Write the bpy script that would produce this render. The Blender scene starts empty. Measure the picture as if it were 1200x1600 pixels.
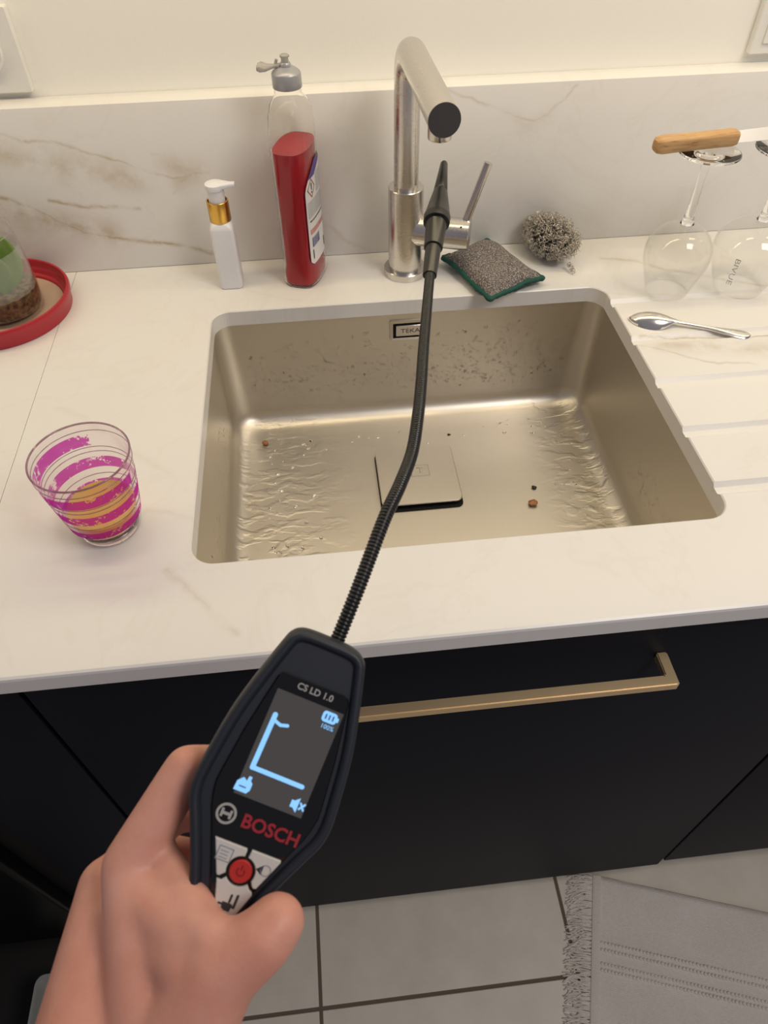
import bpy, bmesh, math, random
from mathutils import Vector, Matrix, noise
random.seed(7)
D = bpy.data
SC = bpy.context.scene
COL = SC.collection
PI = math.pi
R = math.radians

# ------------------------------------------------------------------ camera
cd = D.cameras.new('camera')
cam = D.objects.new('camera', cd)
COL.objects.link(cam)
cam.location = (0.1362, -0.7893, 1.505)
cam.rotation_euler = (R(41.0053), R(0.5621), R(-6.0982))
cd.sensor_fit = 'VERTICAL'
cd.sensor_height = 36.0
cd.sensor_width = 27.0
cd.lens = 36.0 * 1111.3 / 1600.0
cd.clip_start = 0.01
cd.dof.use_dof = True
cd.dof.focus_distance = 0.80
cd.dof.aperture_fstop = 15.0
SC.camera = cam

# ------------------------------------------------------------------ world, lamps, exposure
w = D.worlds.new('room_ambient')
SC.world = w
w.use_nodes = True
w.node_tree.nodes['Background'].inputs[0].default_value = (0.84, 0.80, 0.91, 1)
w.node_tree.nodes['Background'].inputs[1].default_value = 0.24


def area(name, loc, rot, sx, sy, power, color):
    l = D.lights.new(name, 'AREA')
    l.shape = 'RECTANGLE'
    l.size, l.size_y = sx, sy
    l.energy = power
    l.color = color
    o = D.objects.new(name, l)
    COL.objects.link(o)
    o.location = loc
    o.rotation_euler = rot
    return o


# warm LED strip under the wall cupboard above the worktop
area('led_strip_light', (0.25, -0.04, 1.66), (0, 0, 0), 2.4, 0.05, 5.0, (1.0, 0.82, 0.50))
# ceiling lamp of the kitchen, to the right behind the photographer
area('ceiling_light', (1.05, -1.00, 2.45), (R(12), R(18), 0), 0.6, 0.6, 13.0, (1.0, 0.93, 0.86))

vs = SC.view_settings
vs.view_transform = 'Standard'
vs.look = 'None'
vs.exposure = 0.0
vs.gamma = 1.0
vs.use_curve_mapping = False


# ------------------------------------------------------------------ node helpers
def new_mat(name, color=(0.8, 0.8, 0.8), rough=0.5, metal=0.0, **kw):
    m = D.materials.new(name)
    m.use_nodes = True
    b = m.node_tree.nodes['Principled BSDF']
    b.inputs['Base Color'].default_value = (*color, 1)
    b.inputs['Roughness'].default_value = rough
    b.inputs['Metallic'].default_value = metal
    for k, v in kw.items():
        b.inputs[k.replace('_', ' ')].default_value = v
    return m


def N(m, t, **kw):
    n = m.node_tree.nodes.new(t)
    for k, v in kw.items():
        setattr(n, k, v)
    return n


def L(m, a, b):
    m.node_tree.links.new(a, b)


def bsdf(m):
    return m.node_tree.nodes['Principled BSDF']


def coords(m, scale=(1, 1, 1), kind='Object', rot=(0, 0, 0)):
    t = N(m, 'ShaderNodeTexCoord')
    mp = N(m, 'ShaderNodeMapping')
    mp.inputs['Scale'].default_value = scale
    mp.inputs['Rotation'].default_value = rot
    L(m, t.outputs[kind], mp.inputs['Vector'])
    return mp.outputs['Vector']


def noise_tex(m, vec, scale, detail=4, rough=0.55, dist=0.0):
    n = N(m, 'ShaderNodeTexNoise')
    n.inputs['Scale'].default_value = scale
    n.inputs['Detail'].default_value = detail
    n.inputs['Roughness'].default_value = rough
    n.inputs['Distortion'].default_value = dist
    L(m, vec, n.inputs['Vector'])
    return n


def ramp(m, fac, stops):
    r = N(m, 'ShaderNodeValToRGB')
    els = r.color_ramp.elements
    while len(els) < len(stops):
        els.new(0.5)
    for e, (p, c) in zip(els, stops):
        e.position = p
        e.color = (*c, 1) if len(c) == 3 else c
    L(m, fac, r.inputs['Fac'])
    return r.outputs['Color']


def bump(m, height, strength, dist=0.001, normal=None):
    b = N(m, 'ShaderNodeBump')
    b.inputs['Strength'].default_value = strength
    b.inputs['Distance'].default_value = dist
    L(m, height, b.inputs['Height'])
    if normal:
        L(m, normal, b.inputs['Normal'])
    L(m, b.outputs['Normal'], bsdf(m).inputs['Normal'])
    return b.outputs['Normal']


def mathn(m, op, a, b=None, clamp=False):
    n = N(m, 'ShaderNodeMath', operation=op, use_clamp=clamp)
    for i, v in enumerate((a, b)):
        if v is None:
            continue
        if isinstance(v, (int, float)):
            n.inputs[i].default_value = v
        else:
            L(m, v, n.inputs[i])
    return n.outputs[0]


def mixc(m, fac, a, b):
    n = N(m, 'ShaderNodeMix', data_type='RGBA')
    for s, v in ((n.inputs[0], fac), (n.inputs[6], a), (n.inputs[7], b)):
        if isinstance(v, (int, float)):
            s.default_value = v
        elif isinstance(v, tuple):
            s.default_value = (*v, 1)
        else:
            L(m, v, s)
    return n.outputs[2]


# ---- a vein of the stone: soft line from A to B
def vein_group():
    g = D.node_groups.new('vein_segment', 'ShaderNodeTree')
    for nm, tp in (('P', 'NodeSocketVector'), ('A', 'NodeSocketVector'), ('B', 'NodeSocketVector'),
                   ('Width', 'NodeSocketFloat'), ('Strength', 'NodeSocketFloat')):
        g.interface.new_socket(nm, in_out='INPUT', socket_type=tp)
    g.interface.new_socket('Mask', in_out='OUTPUT', socket_type='NodeSocketFloat')
    gi = g.nodes.new('NodeGroupInput')
    go = g.nodes.new('NodeGroupOutput')

    def vm(op, a, b=None, s=None):
        n = g.nodes.new('ShaderNodeVectorMath')
        n.operation = op
        g.links.new(a, n.inputs[0])
        if b is not None:
            g.links.new(b, n.inputs[1])
        if s is not None:
            g.links.new(s, n.inputs['Scale'])
        return n

    def mm(op, a, b=None, clamp=False):
        n = g.nodes.new('ShaderNodeMath')
        n.operation = op
        n.use_clamp = clamp
        g.links.new(a, n.inputs[0])
        if b is not None:
            if isinstance(b, (int, float)):
                n.inputs[1].default_value = b
            else:
                g.links.new(b, n.inputs[1])
        return n.outputs[0]
    ab = vm('SUBTRACT', gi.outputs['B'], gi.outputs['A']).outputs[0]
    ap = vm('SUBTRACT', gi.outputs['P'], gi.outputs['A']).outputs[0]
    t = mm('DIVIDE', vm('DOT_PRODUCT', ap, ab).outputs['Value'], vm('DOT_PRODUCT', ab, ab).outputs['Value'], True)
    d = vm('LENGTH', vm('SUBTRACT', ap, vm('SCALE', ab, s=t).outputs[0]).outputs[0]).outputs['Value']
    k = mm('DIVIDE', d, gi.outputs['Width'])
    one = g.nodes.new('ShaderNodeMath')
    one.operation = 'SUBTRACT'
    one.use_clamp = True
    one.inputs[0].default_value = 1.0
    g.links.new(k, one.inputs[1])
    sq = mm('POWER', one.outputs[0], 1.7)
    g.links.new(mm('MULTIPLY', sq, gi.outputs['Strength']), go.inputs[0])
    return g


VG = vein_group()


def marble(name, axes, veins, seed=0.0):
    """white sintered stone with ochre veins; veins: [(points2d, width, strength)]; axes e.g. 'XZ'"""
    m = new_mat(name, (0.8, 0.8, 0.8), 0.32)
    geo = N(m, 'ShaderNodeNewGeometry')
    sep = N(m, 'ShaderNodeSeparateXYZ')
    L(m, geo.outputs['Position'], sep.inputs[0])
    cmb = N(m, 'ShaderNodeCombineXYZ')
    L(m, sep.outputs[axes[0]], cmb.inputs[0])
    L(m, sep.outputs[axes[1]], cmb.inputs[1])
    p = cmb.outputs[0]
    # wander
    pos = p
    for sc_, am, dt in ((14.0, 0.020, 2), (70.0, 0.0075, 4)):
        n = noise_tex(m, p, sc_, dt)
        sub = N(m, 'ShaderNodeVectorMath', operation='SUBTRACT')
        sub.inputs[1].default_value = (0.5, 0.5, 0.5)
        L(m, n.outputs['Color'], sub.inputs[0])
        sca = N(m, 'ShaderNodeVectorMath', operation='SCALE')
        sca.inputs['Scale'].default_value = am
        L(m, sub.outputs[0], sca.inputs[0])
        mul = N(m, 'ShaderNodeVectorMath', operation='MULTIPLY')
        mul.inputs[1].default_value = (1, 1, 0)
        L(m, sca.outputs[0], mul.inputs[0])
        add = N(m, 'ShaderNodeVectorMath', operation='ADD')
        L(m, pos, add.inputs[0])
        L(m, mul.outputs[0], add.inputs[1])
        pos = add.outputs[0]
    acc = None
    for pts, wd, st in veins:
        for a, b in zip(pts[:-1], pts[1:]):
            n = N(m, 'ShaderNodeGroup')
            n.node_tree = VG
            L(m, pos, n.inputs['P'])
            n.inputs['A'].default_value = (a[0], a[1], 0)
            n.inputs['B'].default_value = (b[0], b[1], 0)
            n.inputs['Width'].default_value = wd
            n.inputs['Strength'].default_value = st
            acc = n.outputs[0] if acc is None else mathn(m, 'MAXIMUM', acc, n.outputs[0])
    brk = noise_tex(m, p, 26.0, 4, 0.65)
    brkr = ramp(m, brk.outputs['Fac'], [(0.36, (0.15,) * 3), (0.60, (1,) * 3)])
    mask = mathn(m, 'MULTIPLY', acc, brkr)
    # faint random veins everywhere
    rn = noise_tex(m, p, 5.0, 6, 0.6, 1.2)
    thin = mathn(m, 'ABSOLUTE', mathn(m, 'SUBTRACT', rn.outputs['Fac'], 0.5 + seed))
    thin = ramp(m, thin, [(0.0, (0.05,) * 3), (0.022, (0,) * 3)])
    cl = noise_tex(m, p, 3.0, 3)
    cloud = ramp(m, cl.outputs['Fac'], [(0.45, (0,) * 3), (0.8, (0.08,) * 3)])
    mask = mathn(m, 'ADD', mask, mathn(m, 'ADD', thin, cloud), True)
    col = mixc(m, mask, (0.80, 0.785, 0.755), (0.42, 0.31, 0.155))
    L(m, col, bsdf(m).inputs['Base Color'])
    fn = noise_tex(m, p, 900.0, 2)
    bump(m, fn.outputs['Fac'], 0.05, 0.0004)
    return m


MB_ = [
    ([(-0.19, 1.172), (-0.095, 1.140), (-0.061, 1.127), (-0.027, 1.117), (0.015, 1.120)], 0.0045, 0.60),
    ([(-0.30, 1.182), (-0.221, 1.156), (-0.133, 1.129), (-0.079, 1.120)], 0.034, 0.48),
    ([(-0.187, 1.099), (-0.147, 1.088), (-0.08, 1.082)], 0.0045, 0.80),
    ([(-0.30, 1.120), (-0.242, 1.108), (-0.215, 1.094), (-0.163, 1.055), (-0.081, 1.036), (-0.046, 1.029), (-0.005, 1.014)], 0.0058, 0.85),
    ([(-0.30, 1.095), (-0.235, 1.084), (-0.175, 1.066), (-0.13, 1.052)], 0.034, 0.62),
    ([(-0.03, 1.132), (0.0, 1.122), (-0.02, 1.112)], 0.026, 0.48),
    ([(-0.048, 1.146), (-0.005, 1.133), (0.010, 1.113), (-0.036, 1.099)], 0.004, 0.22),
    ([(-0.30, 1.19), (-0.21, 1.178), (-0.13, 1.150)], 0.004, 0.30),
    ([(0.306, 1.202), (0.362, 1.177), (0.396, 1.164), (0.413, 1.162), (0.429, 1.168), (0.46, 1.198)], 0.004, 0.36),
    ([(0.38, 1.170), (0.40, 1.155), (0.43, 1.165)], 0.018, 0.16),
    ([(0.146, 1.049), (0.176, 1.020), (0.211, 0.999)], 0.006, 0.22),
]
MC_ = [
    ([(-0.017, -0.401), (0.010, -0.436), (0.040, -0.472)], 0.007, 0.30),
    ([(0.51, -0.112), (0.557, -0.116), (0.614, -0.121), (0.633, -0.126), (0.74, -0.135)], 0.004, 0.72),
    ([(0.505, -0.128), (0.520, -0.140), (0.558, -0.163), (0.581, -0.177), (0.62, -0.18)], 0.004, 0.42),
    ([(0.53, -0.132), (0.60, -0.146), (0.72, -0.158)], 0.026, 0.42),
    ([(0.520, 0.070), (0.564, 0.054), (0.600, 0.027), (0.643, 0.006), (0.694, -0.018), (0.76, -0.05)], 0.006, 0.42),
    ([(-0.158, -0.165), (-0.127, -0.185), (-0.074, -0.235), (-0.031, -0.277)], 0.008, 0.14),
    ([(-0.045, -0.325), (-0.023, -0.329), (-0.002, -0.339)], 0.006, 0.16),
    ([(0.041, 0.049), (0.078, 0.029), (0.111, 0.014)], 0.005, 0.20),
    ([(0.50, -0.02), (0.60, -0.035), (0.72, -0.06)], 0.006, 0.16),
]

# ------------------------------------------------------------------ materials
MAT = {}
MAT['splash'] = marble('marble_backsplash', 'XZ', MB_, 0.03)
MAT['counter'] = marble('marble_worktop', 'XY', MC_, -0.02)

m = MAT['wall'] = new_mat('painted_wall', (0.88, 0.865, 0.81), 0.6)
v = coords(m)
n1 = noise_tex(m, v, 220, 3)
bump(m, n1.outputs['Fac'], 0.25, 0.0008)

m = MAT['tile'] = new_mat('floor_tile', (0.42, 0.40, 0.36), 0.42)
v = coords(m, kind='Object')
n1 = noise_tex(m, v, 9, 5, 0.6)
L(m, ramp(m, n1.outputs['Fac'], [(0.3, (0.68, 0.62, 0.51)), (0.7, (0.80, 0.74, 0.62))]), bsdf(m).inputs['Base Color'])
n2 = noise_tex(m, v, 160, 3)
bump(m, n2.outputs['Fac'], 0.15, 0.0005)
MAT['grout'] = new_mat('floor_grout', (0.15, 0.12, 0.085), 0.9)

m = MAT['navy'] = new_mat('navy_lacquer', (0.0038, 0.0054, 0.0120), 0.6, 0.0, Specular_IOR_Level=0.16)
v = coords(m)
n1 = noise_tex(m, v, 500, 2)
bump(m, n1.outputs['Fac'], 0.06, 0.0003)
MAT['black'] = new_mat('black_plastic', (0.003, 0.003, 0.0035), 0.6, 0.0, Specular_IOR_Level=0.2)
MAT['blackgloss'] = new_mat('black_glass_front', (0.003, 0.003, 0.0035), 0.35, 0.0, Specular_IOR_Level=0.12)
MAT['brass'] = new_mat('brushed_champagne_brass', (0.80, 0.62, 0.38), 0.45, 1.0)


def brushed(name, col, rough, stretch, bstr=0.10, scale=60):
    m = new_mat(name, col, rough, 1.0)
    v = coords(m, stretch)
    n = noise_tex(m, v, scale, 4, 0.65)
    L(m, ramp(m, n.outputs['Fac'], [(0.25, (rough - 0.02,) * 3), (0.75, (rough + 0.04,) * 3)]), bsdf(m).inputs['Roughness'])
    bump(m, n.outputs['Fac'], bstr, 0.0004)
    return m


MAT['steel_tap'] = brushed('brushed_steel_tap', (0.66, 0.63, 0.59), 0.25, (1, 1, 9), 0.004, 70)
MAT['steel'] = brushed('polished_steel', (0.62, 0.59, 0.55), 0.22, (1, 1, 1), 0.02, 80)
MAT['satin'] = new_mat('satin_blade', (0.66, 0.64, 0.60), 0.42, 1.0)
MAT['darksteel'] = new_mat('dark_spout_face', (0.085, 0.078, 0.072), 0.5, 0.3)

# sink steel: brushed, with a wet rippled film towards the two ends of the floor
m = MAT['steel_sink'] = new_mat('brushed_steel_sink', (0.66, 0.615, 0.54), 0.36, 1.0)
geo = N(m, 'ShaderNodeNewGeometry')
sep = N(m, 'ShaderNodeSeparateXYZ')
L(m, geo.outputs['Position'], sep.inputs[0])
v = coords(m, (1, 9, 9))
nb = noise_tex(m, v, 45, 4, 0.65)
vw = coords(m, (1.0, 1.9, 1.0))
wet = noise_tex(m, vw, 30, 3, 0.5, 0.3)
wetr = ramp(m, wet.outputs['Fac'], [(0.46, (0,) * 3), (0.58, (1,) * 3)])
mr1 = N(m, 'ShaderNodeMapRange')
mr1.inputs[1].default_value, mr1.inputs[2].default_value = 0.17, 0.03
L(m, sep.outputs['X'], mr1.inputs[0])
mr2 = N(m, 'ShaderNodeMapRange')
mr2.inputs[1].default_value, mr2.inputs[2].default_value = 0.40, 0.47
L(m, sep.outputs['X'], mr2.inputs[0])
side = mathn(m, 'MAXIMUM', mr1.outputs[0], mr2.outputs[0])
mr3 = N(m, 'ShaderNodeMapRange')
mr3.inputs[1].default_value, mr3.inputs[2].default_value = 0.825, 0.818
L(m, sep.outputs['Z'], mr3.inputs[0])
side = mathn(m, 'MULTIPLY', side, mr3.outputs[0])
hh = mathn(m, 'MULTIPLY', wetr, side)
b1 = N(m, 'ShaderNodeBump')
b1.inputs['Strength'].default_value = 0.5
b1.inputs['Distance'].default_value = 0.0012
L(m, hh, b1.inputs['Height'])
bump(m, nb.outputs['Fac'], 0.035, 0.0004, b1.outputs['Normal'])
L(m, ramp(m, nb.outputs['Fac'], [(0.2, (0.38,) * 3), (0.8, (0.46,) * 3)]), bsdf(m).inputs['Roughness'])

def thin_glass(name, tint, ior=1.5):
    m = D.materials.new(name)
    m.use_nodes = True
    nt = m.node_tree
    nt.nodes.remove(nt.nodes['Principled BSDF'])
    out = nt.nodes['Material Output']
    t = N(m, 'ShaderNodeBsdfTransparent')
    t.inputs[0].default_value = (*tint, 1)
    g = N(m, 'ShaderNodeBsdfGlossy')
    g.inputs['Color'].default_value = (0.95, 0.95, 0.95, 1)
    g.inputs['Roughness'].default_value = 0.02
    fr = N(m, 'ShaderNodeLayerWeight')
    fr.inputs['Blend'].default_value = 0.5
    fc = mathn(m, 'ADD', mathn(m, 'MULTIPLY', mathn(m, 'POWER', fr.outputs['Facing'], 4.0), ior), 0.025, True)
    mx = N(m, 'ShaderNodeMixShader')
    L(m, fc, mx.inputs[0])
    L(m, t.outputs[0], mx.inputs[1])
    L(m, g.outputs[0], mx.inputs[2])
    L(m, mx.outputs[0], out.inputs['Surface'])
    return m


MAT['thinglass'] = thin_glass('thin_clear_glass', (0.98, 0.98, 0.975), 0.75)
MAT['tumblerglass'] = thin_glass('thin_tinted_glass', (0.97, 0.95, 0.96), 0.65)
MAT['glass'] = new_mat('clear_glass', (1, 1, 1), 0.0, 0.0, Transmission_Weight=1.0, IOR=1.45)
MAT['water'] = new_mat('water', (1, 1, 1), 0.0, 0.0, Transmission_Weight=1.0, IOR=1.33)
MAT['plastic_clear'] = new_mat('clear_plastic', (0.985, 0.985, 0.97), 0.03, 0.0, Transmission_Weight=1.0, IOR=1.12)
MAT['tumbler'] = new_mat('tinted_glass', (0.97, 0.93, 0.95), 0.0, 0.0, Transmission_Weight=1.0, IOR=1.42)
MAT['redliquid'] = new_mat('red_detergent', (0.54, 0.012, 0.032), 0.2, 0.0, Transmission_Weight=0.25, IOR=1.33, Coat_Weight=0.4)
MAT['juice'] = new_mat('orange_drink', (0.96, 0.60, 0.13), 0.12, 0.0, Subsurface_Weight=0.6, Transmission_Weight=0.2, IOR=1.33)
MAT['capgrey'] = new_mat('silver_grey_cap', (0.38, 0.38, 0.40), 0.35, 0.35)
MAT['flip'] = new_mat('translucent_flip_spout', (0.55, 0.53, 0.50), 0.25, 0.0, Transmission_Weight=0.5, IOR=1.3)
MAT['white'] = new_mat('white_plastic', (0.80, 0.80, 0.82), 0.32)
MAT['switch'] = new_mat('white_switch_plastic', (0.78, 0.77, 0.73), 0.35)
MAT['gold'] = brushed('gold_collar', (0.72, 0.44, 0.10), 0.30, (30, 30, 1), 0.03, 40)
MAT['label'] = new_mat('label_paper', (0.80, 0.79, 0.80), 0.45)
MAT['purple'] = new_mat('label_purple', (0.10, 0.05, 0.30), 0.45)
MAT['ink'] = new_mat('print_ink', (0.03, 0.03, 0.035), 0.5)
MAT['inkgrey'] = new_mat('print_grey', (0.28, 0.28, 0.32), 0.5)
MAT['inkred'] = new_mat('print_red', (0.60, 0.06, 0.05), 0.5)
MAT['inkblue'] = new_mat('print_blue', (0.10, 0.12, 0.35), 0.5)
MAT['hazard'] = new_mat('hazard_border', (0.38, 0.10, 0.07), 0.5)
MAT['redplastic'] = new_mat('red_plastic', (0.42, 0.018, 0.032), 0.35)
MAT['traybase'] = new_mat('tray_dirty_base', (0.50, 0.36, 0.26), 0.5)
MAT['leaf'] = new_mat('green_leaf', (0.10, 0.30, 0.025), 0.35, 0.0, Subsurface_Weight=0.1)
MAT['leafpale'] = new_mat('pale_leaf', (0.38, 0.52, 0.10), 0.4)
MAT['rug'] = new_mat('woven_rug', (0.52, 0.48, 0.44), 0.9)

m = MAT['soil'] = new_mat('wet_roots', (0.12, 0.07, 0.03), 0.5)
v = coords(m)
n1 = noise_tex(m, v, 160, 5)
L(m, ramp(m, n1.outputs['Fac'], [(0.35, (0.04, 0.025, 0.012)), (0.65, (0.25, 0.16, 0.08))]), bsdf(m).inputs['Base Color'])

# worn magenta print on the tumbler
m = MAT['pinkprint'] = D.materials.new('worn_magenta_print')
m.use_nodes = True
m.node_tree.nodes.remove(m.node_tree.nodes['Principled BSDF'])
v = coords(m)
n1 = noise_tex(m, v, 260, 4, 0.75)
n2 = noise_tex(m, v, 60, 3, 0.6)
wv = mathn(m, 'ADD', mathn(m, 'MULTIPLY', n1.outputs['Fac'], 0.5), mathn(m, 'MULTIPLY', n2.outputs['Fac'], 0.5))
wear = ramp(m, wv, [(0.435, (0,) * 3), (0.45, (1,) * 3)])
tr_ = N(m, 'ShaderNodeBsdfTransparent')
tr_.inputs[0].default_value = (0.85, 0.20, 0.72, 1)
df_ = N(m, 'ShaderNodeBsdfDiffuse')
df_.inputs[0].default_value = (0.66, 0.05, 0.58, 1)
tl_ = N(m, 'ShaderNodeBsdfTranslucent')
tl_.inputs[0].default_value = (0.66, 0.05, 0.58, 1)
mxa = N(m, 'ShaderNodeMixShader')
mxa.inputs[0].default_value = 0.5
L(m, df_.outputs[0], mxa.inputs[1])
L(m, tl_.outputs[0], mxa.inputs[2])
mxb = N(m, 'ShaderNodeMixShader')
mxb.inputs[0].default_value = 0.5
L(m, tr_.outputs[0], mxb.inputs[1])
L(m, mxa.outputs[0], mxb.inputs[2])
cl_ = N(m, 'ShaderNodeBsdfTransparent')
mxc = N(m, 'ShaderNodeMixShader')
L(m, wear, mxc.inputs[0])
L(m, cl_.outputs[0], mxc.inputs[1])
L(m, mxb.outputs[0], mxc.inputs[2])
L(m, mxc.outputs[0], m.node_tree.nodes['Material Output'].inputs['Surface'])

# rug weave
m = MAT['rug']
v = coords(m)
wa = N(m, 'ShaderNodeTexWave', wave_type='BANDS', bands_direction='Y')
wa.inputs['Scale'].default_value = 110
wa.inputs['Distortion'].default_value = 2.0
wa.inputs['Detail Scale'].default_value = 30
L(m, v, wa.inputs['Vector'])
nn = noise_tex(m, v, 260, 3)
nl = noise_tex(m, v, 8, 3)
hsum = mathn(m, 'ADD', wa.outputs['Fac'], nn.outputs['Fac'])
bump(m, hsum, 0.5, 0.0016)
L(m, ramp(m, mathn(m, 'ADD', mathn(m, 'MULTIPLY', nn.outputs['Fac'], 0.5), mathn(m, 'MULTIPLY', nl.outputs['Fac'], 0.5)),
          [(0.3, (0.78, 0.70, 0.62)), (0.7, (0.92, 0.85, 0.77))]), bsdf(m).inputs['Base Color'])

# sponge weave: salt and pepper
m = MAT['sponge'] = new_mat('grey_scrub_weave', (0.3, 0.27, 0.25), 0.75)
v = coords(m)
n1 = noise_tex(m, v, 620, 3, 0.7)
L(m, ramp(m, n1.outputs['Fac'], [(0.40, (0.05, 0.045, 0.045)), (0.52, (0.20, 0.17, 0.16)), (0.66, (0.55, 0.50, 0.46))]), bsdf(m).inputs['Base Color'])
bump(m, n1.outputs['Fac'], 0.9, 0.0015)
m = MAT['spongegreen'] = new_mat('green_piping', (0.004, 0.075, 0.055), 0.7)
v = coords(m)
n1 = noise_tex(m, v, 700, 3)
bump(m, n1.outputs['Fac'], 0.8, 0.001)
MAT['wool'] = new_mat('steel_wire', (0.66, 0.62, 0.55), 0.25, 1.0)

m = MAT['wood'] = new_mat('beech_handle', (0.55, 0.32, 0.13), 0.45)
v = coords(m, (3, 30, 30))
n1 = noise_tex(m, v, 14, 5, 0.6)
L(m, ramp(m, n1.outputs['Fac'], [(0.30, (0.30, 0.14, 0.05)), (0.42, (0.52, 0.30, 0.12)), (0.7, (0.62, 0.39, 0.17))]), bsdf(m).inputs['Base Color'])

# detector
m = MAT['rubber'] = new_mat('slate_rubber_housing', (0.013, 0.017, 0.026), 0.5)
v = coords(m)
n1 = noise_tex(m, v, 1500, 2)
bump(m, n1.outputs['Fac'], 0.10, 0.0002)
MAT['panel'] = new_mat('black_glossy_panel', (0.003, 0.003, 0.0035), 0.06)
MAT['hose'] = new_mat('black_gooseneck', (0.004, 0.004, 0.0045), 0.28)
MAT['probe'] = new_mat('black_probe', (0.008, 0.008, 0.009), 0.32, 0.0, Specular_IOR_Level=0.4)
MAT['key'] = new_mat('white_key', (0.62, 0.60, 0.56), 0.5)
MAT['keyred'] = new_mat('red_key', (0.50, 0.025, 0.02), 0.4)
MAT['redtext'] = new_mat('red_letters', (0.36, 0.02, 0.03), 0.4)
MAT['greytext'] = new_mat('grey_letters', (0.42, 0.41, 0.38), 0.4)
MAT['lcd'] = new_mat('lcd_backlight', (0.008, 0.008, 0.009), 0.08, 0.0, Emission_Color=(0.60, 0.54, 0.51, 1), Emission_Strength=0.085)
MAT['lcdink'] = new_mat('lcd_lit_symbol', (0.1, 0.2, 0.4), 0.3, 0.0, Emission_Color=(0.25, 0.58, 1.0, 1), Emission_Strength=0.95)

m = MAT['skin'] = new_mat('skin', (0.50, 0.255, 0.165), 0.5, 0.0, Subsurface_Weight=0.12)
bsdf(m).inputs['Subsurface Radius'].default_value = (0.006, 0.0022, 0.0012)
bsdf(m).inputs['Subsurface Scale'].default_value = 1.0
v = coords(m)
n1 = noise_tex(m, v, 22, 4, 0.6)
L(m, ramp(m, n1.outputs['Fac'], [(0.3, (0.62, 0.265, 0.185)), (0.7, (0.73, 0.37, 0.285))]), bsdf(m).inputs['Base Color'])
n2 = noise_tex(m, v, 420, 4, 0.6)
bump(m, n2.outputs['Fac'], 0.22, 0.0007)
MAT['nail'] = new_mat('finger_nail', (0.62, 0.36, 0.29), 0.3)
MAT['scrap'] = new_mat('brown_food_scrap', (0.32, 0.13, 0.04), 0.5)
MAT['speckdark'] = new_mat('black_speck', (0.015, 0.012, 0.01), 0.4)
MAT['greybox'] = new_mat('light_grey_plastic', (0.34, 0.34, 0.31), 0.6)


# ------------------------------------------------------------------ mesh helpers
def link(o, parent=None):
    COL.objects.link(o)
    if parent is not None:
        o.parent = parent
    return o


def from_data(name, verts, faces, mat, parent=None, smooth=True, angle=None):
    me = D.meshes.new(name)
    me.from_pydata([tuple(v) for v in verts], [], faces)
    me.validate()
    bm = bmesh.new()
    bm.from_mesh(me)
    bmesh.ops.recalc_face_normals(bm, faces=bm.faces)
    bm.to_mesh(me)
    bm.free()
    if mat:
        me.materials.append(MAT[mat] if isinstance(mat, str) else mat)
    if smooth:
        me.polygons.foreach_set('use_smooth', [True] * len(me.polygons))
        if angle:
            me.set_sharp_from_angle(angle=R(angle))
    return link(D.objects.new(name, me), parent)


def from_bm(name, bm, mat, parent=None, smooth=False, angle=40):
    me = D.meshes.new(name)
    bmesh.ops.recalc_face_normals(bm, faces=bm.faces)
    bm.to_mesh(me)
    bm.free()
    if mat:
        me.materials.append(MAT[mat])
    if smooth:
        me.polygons.foreach_set('use_smooth', [True] * len(me.polygons))
        me.set_sharp_from_angle(angle=R(angle))
    return link(D.objects.new(name, me), parent)


def box_bm(lo, hi, bev=0.0, seg=2):
    bm = bmesh.new()
    bmesh.ops.create_cube(bm, size=1.0)
    for v in bm.verts:
        v.co = Vector([(lo[i] + hi[i]) / 2 + v.co[i] * (hi[i] - lo[i]) for i in range(3)])
    if bev > 0:
        bmesh.ops.bevel(bm, geom=bm.edges[:], offset=bev, segments=seg, affect='EDGES', profile=0.5)
    return bm


def box(name, lo, hi, mat, parent=None, bev=0.0, seg=2):
    return from_bm(name, box_bm(lo, hi, bev, seg), mat, parent, bev > 0, 35)


def lathe_data(profile, seg=48, closed=False):
    vs_, fs = [], []
    n = len(profile)
    for i in range(seg):
        a = 2 * PI * i / seg
        for r, z in profile:
            vs_.append((r * math.cos(a), r * math.sin(a), z))
    for i in range(seg):
        j = (i + 1) % seg
        for k in range(n if closed else n - 1):
            l = (k + 1) % n
            fs.append((i * n + k, j * n + k, j * n + l, i * n + l))
    return vs_, fs


def clean(o, d=1e-6):
    bm = bmesh.new()
    bm.from_mesh(o.data)
    bmesh.ops.remove_doubles(bm, verts=bm.verts, dist=d)
    bmesh.ops.dissolve_degenerate(bm, edges=bm.edges, dist=d)
    bmesh.ops.recalc_face_normals(bm, faces=bm.faces)
    bm.to_mesh(o.data)
    bm.free()
    return o


def lathe(name, profile, mat, parent=None, seg=48, closed=False, angle=35):
    vs_, fs = lathe_data(profile, seg, closed)
    o = from_data(name, vs_, fs, mat, parent, True)
    clean(o, 1e-5)
    o.data.polygons.foreach_set('use_smooth', [True] * len(o.data.polygons))
    if angle:
        o.data.set_sharp_from_angle(angle=R(angle))
    return o


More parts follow.
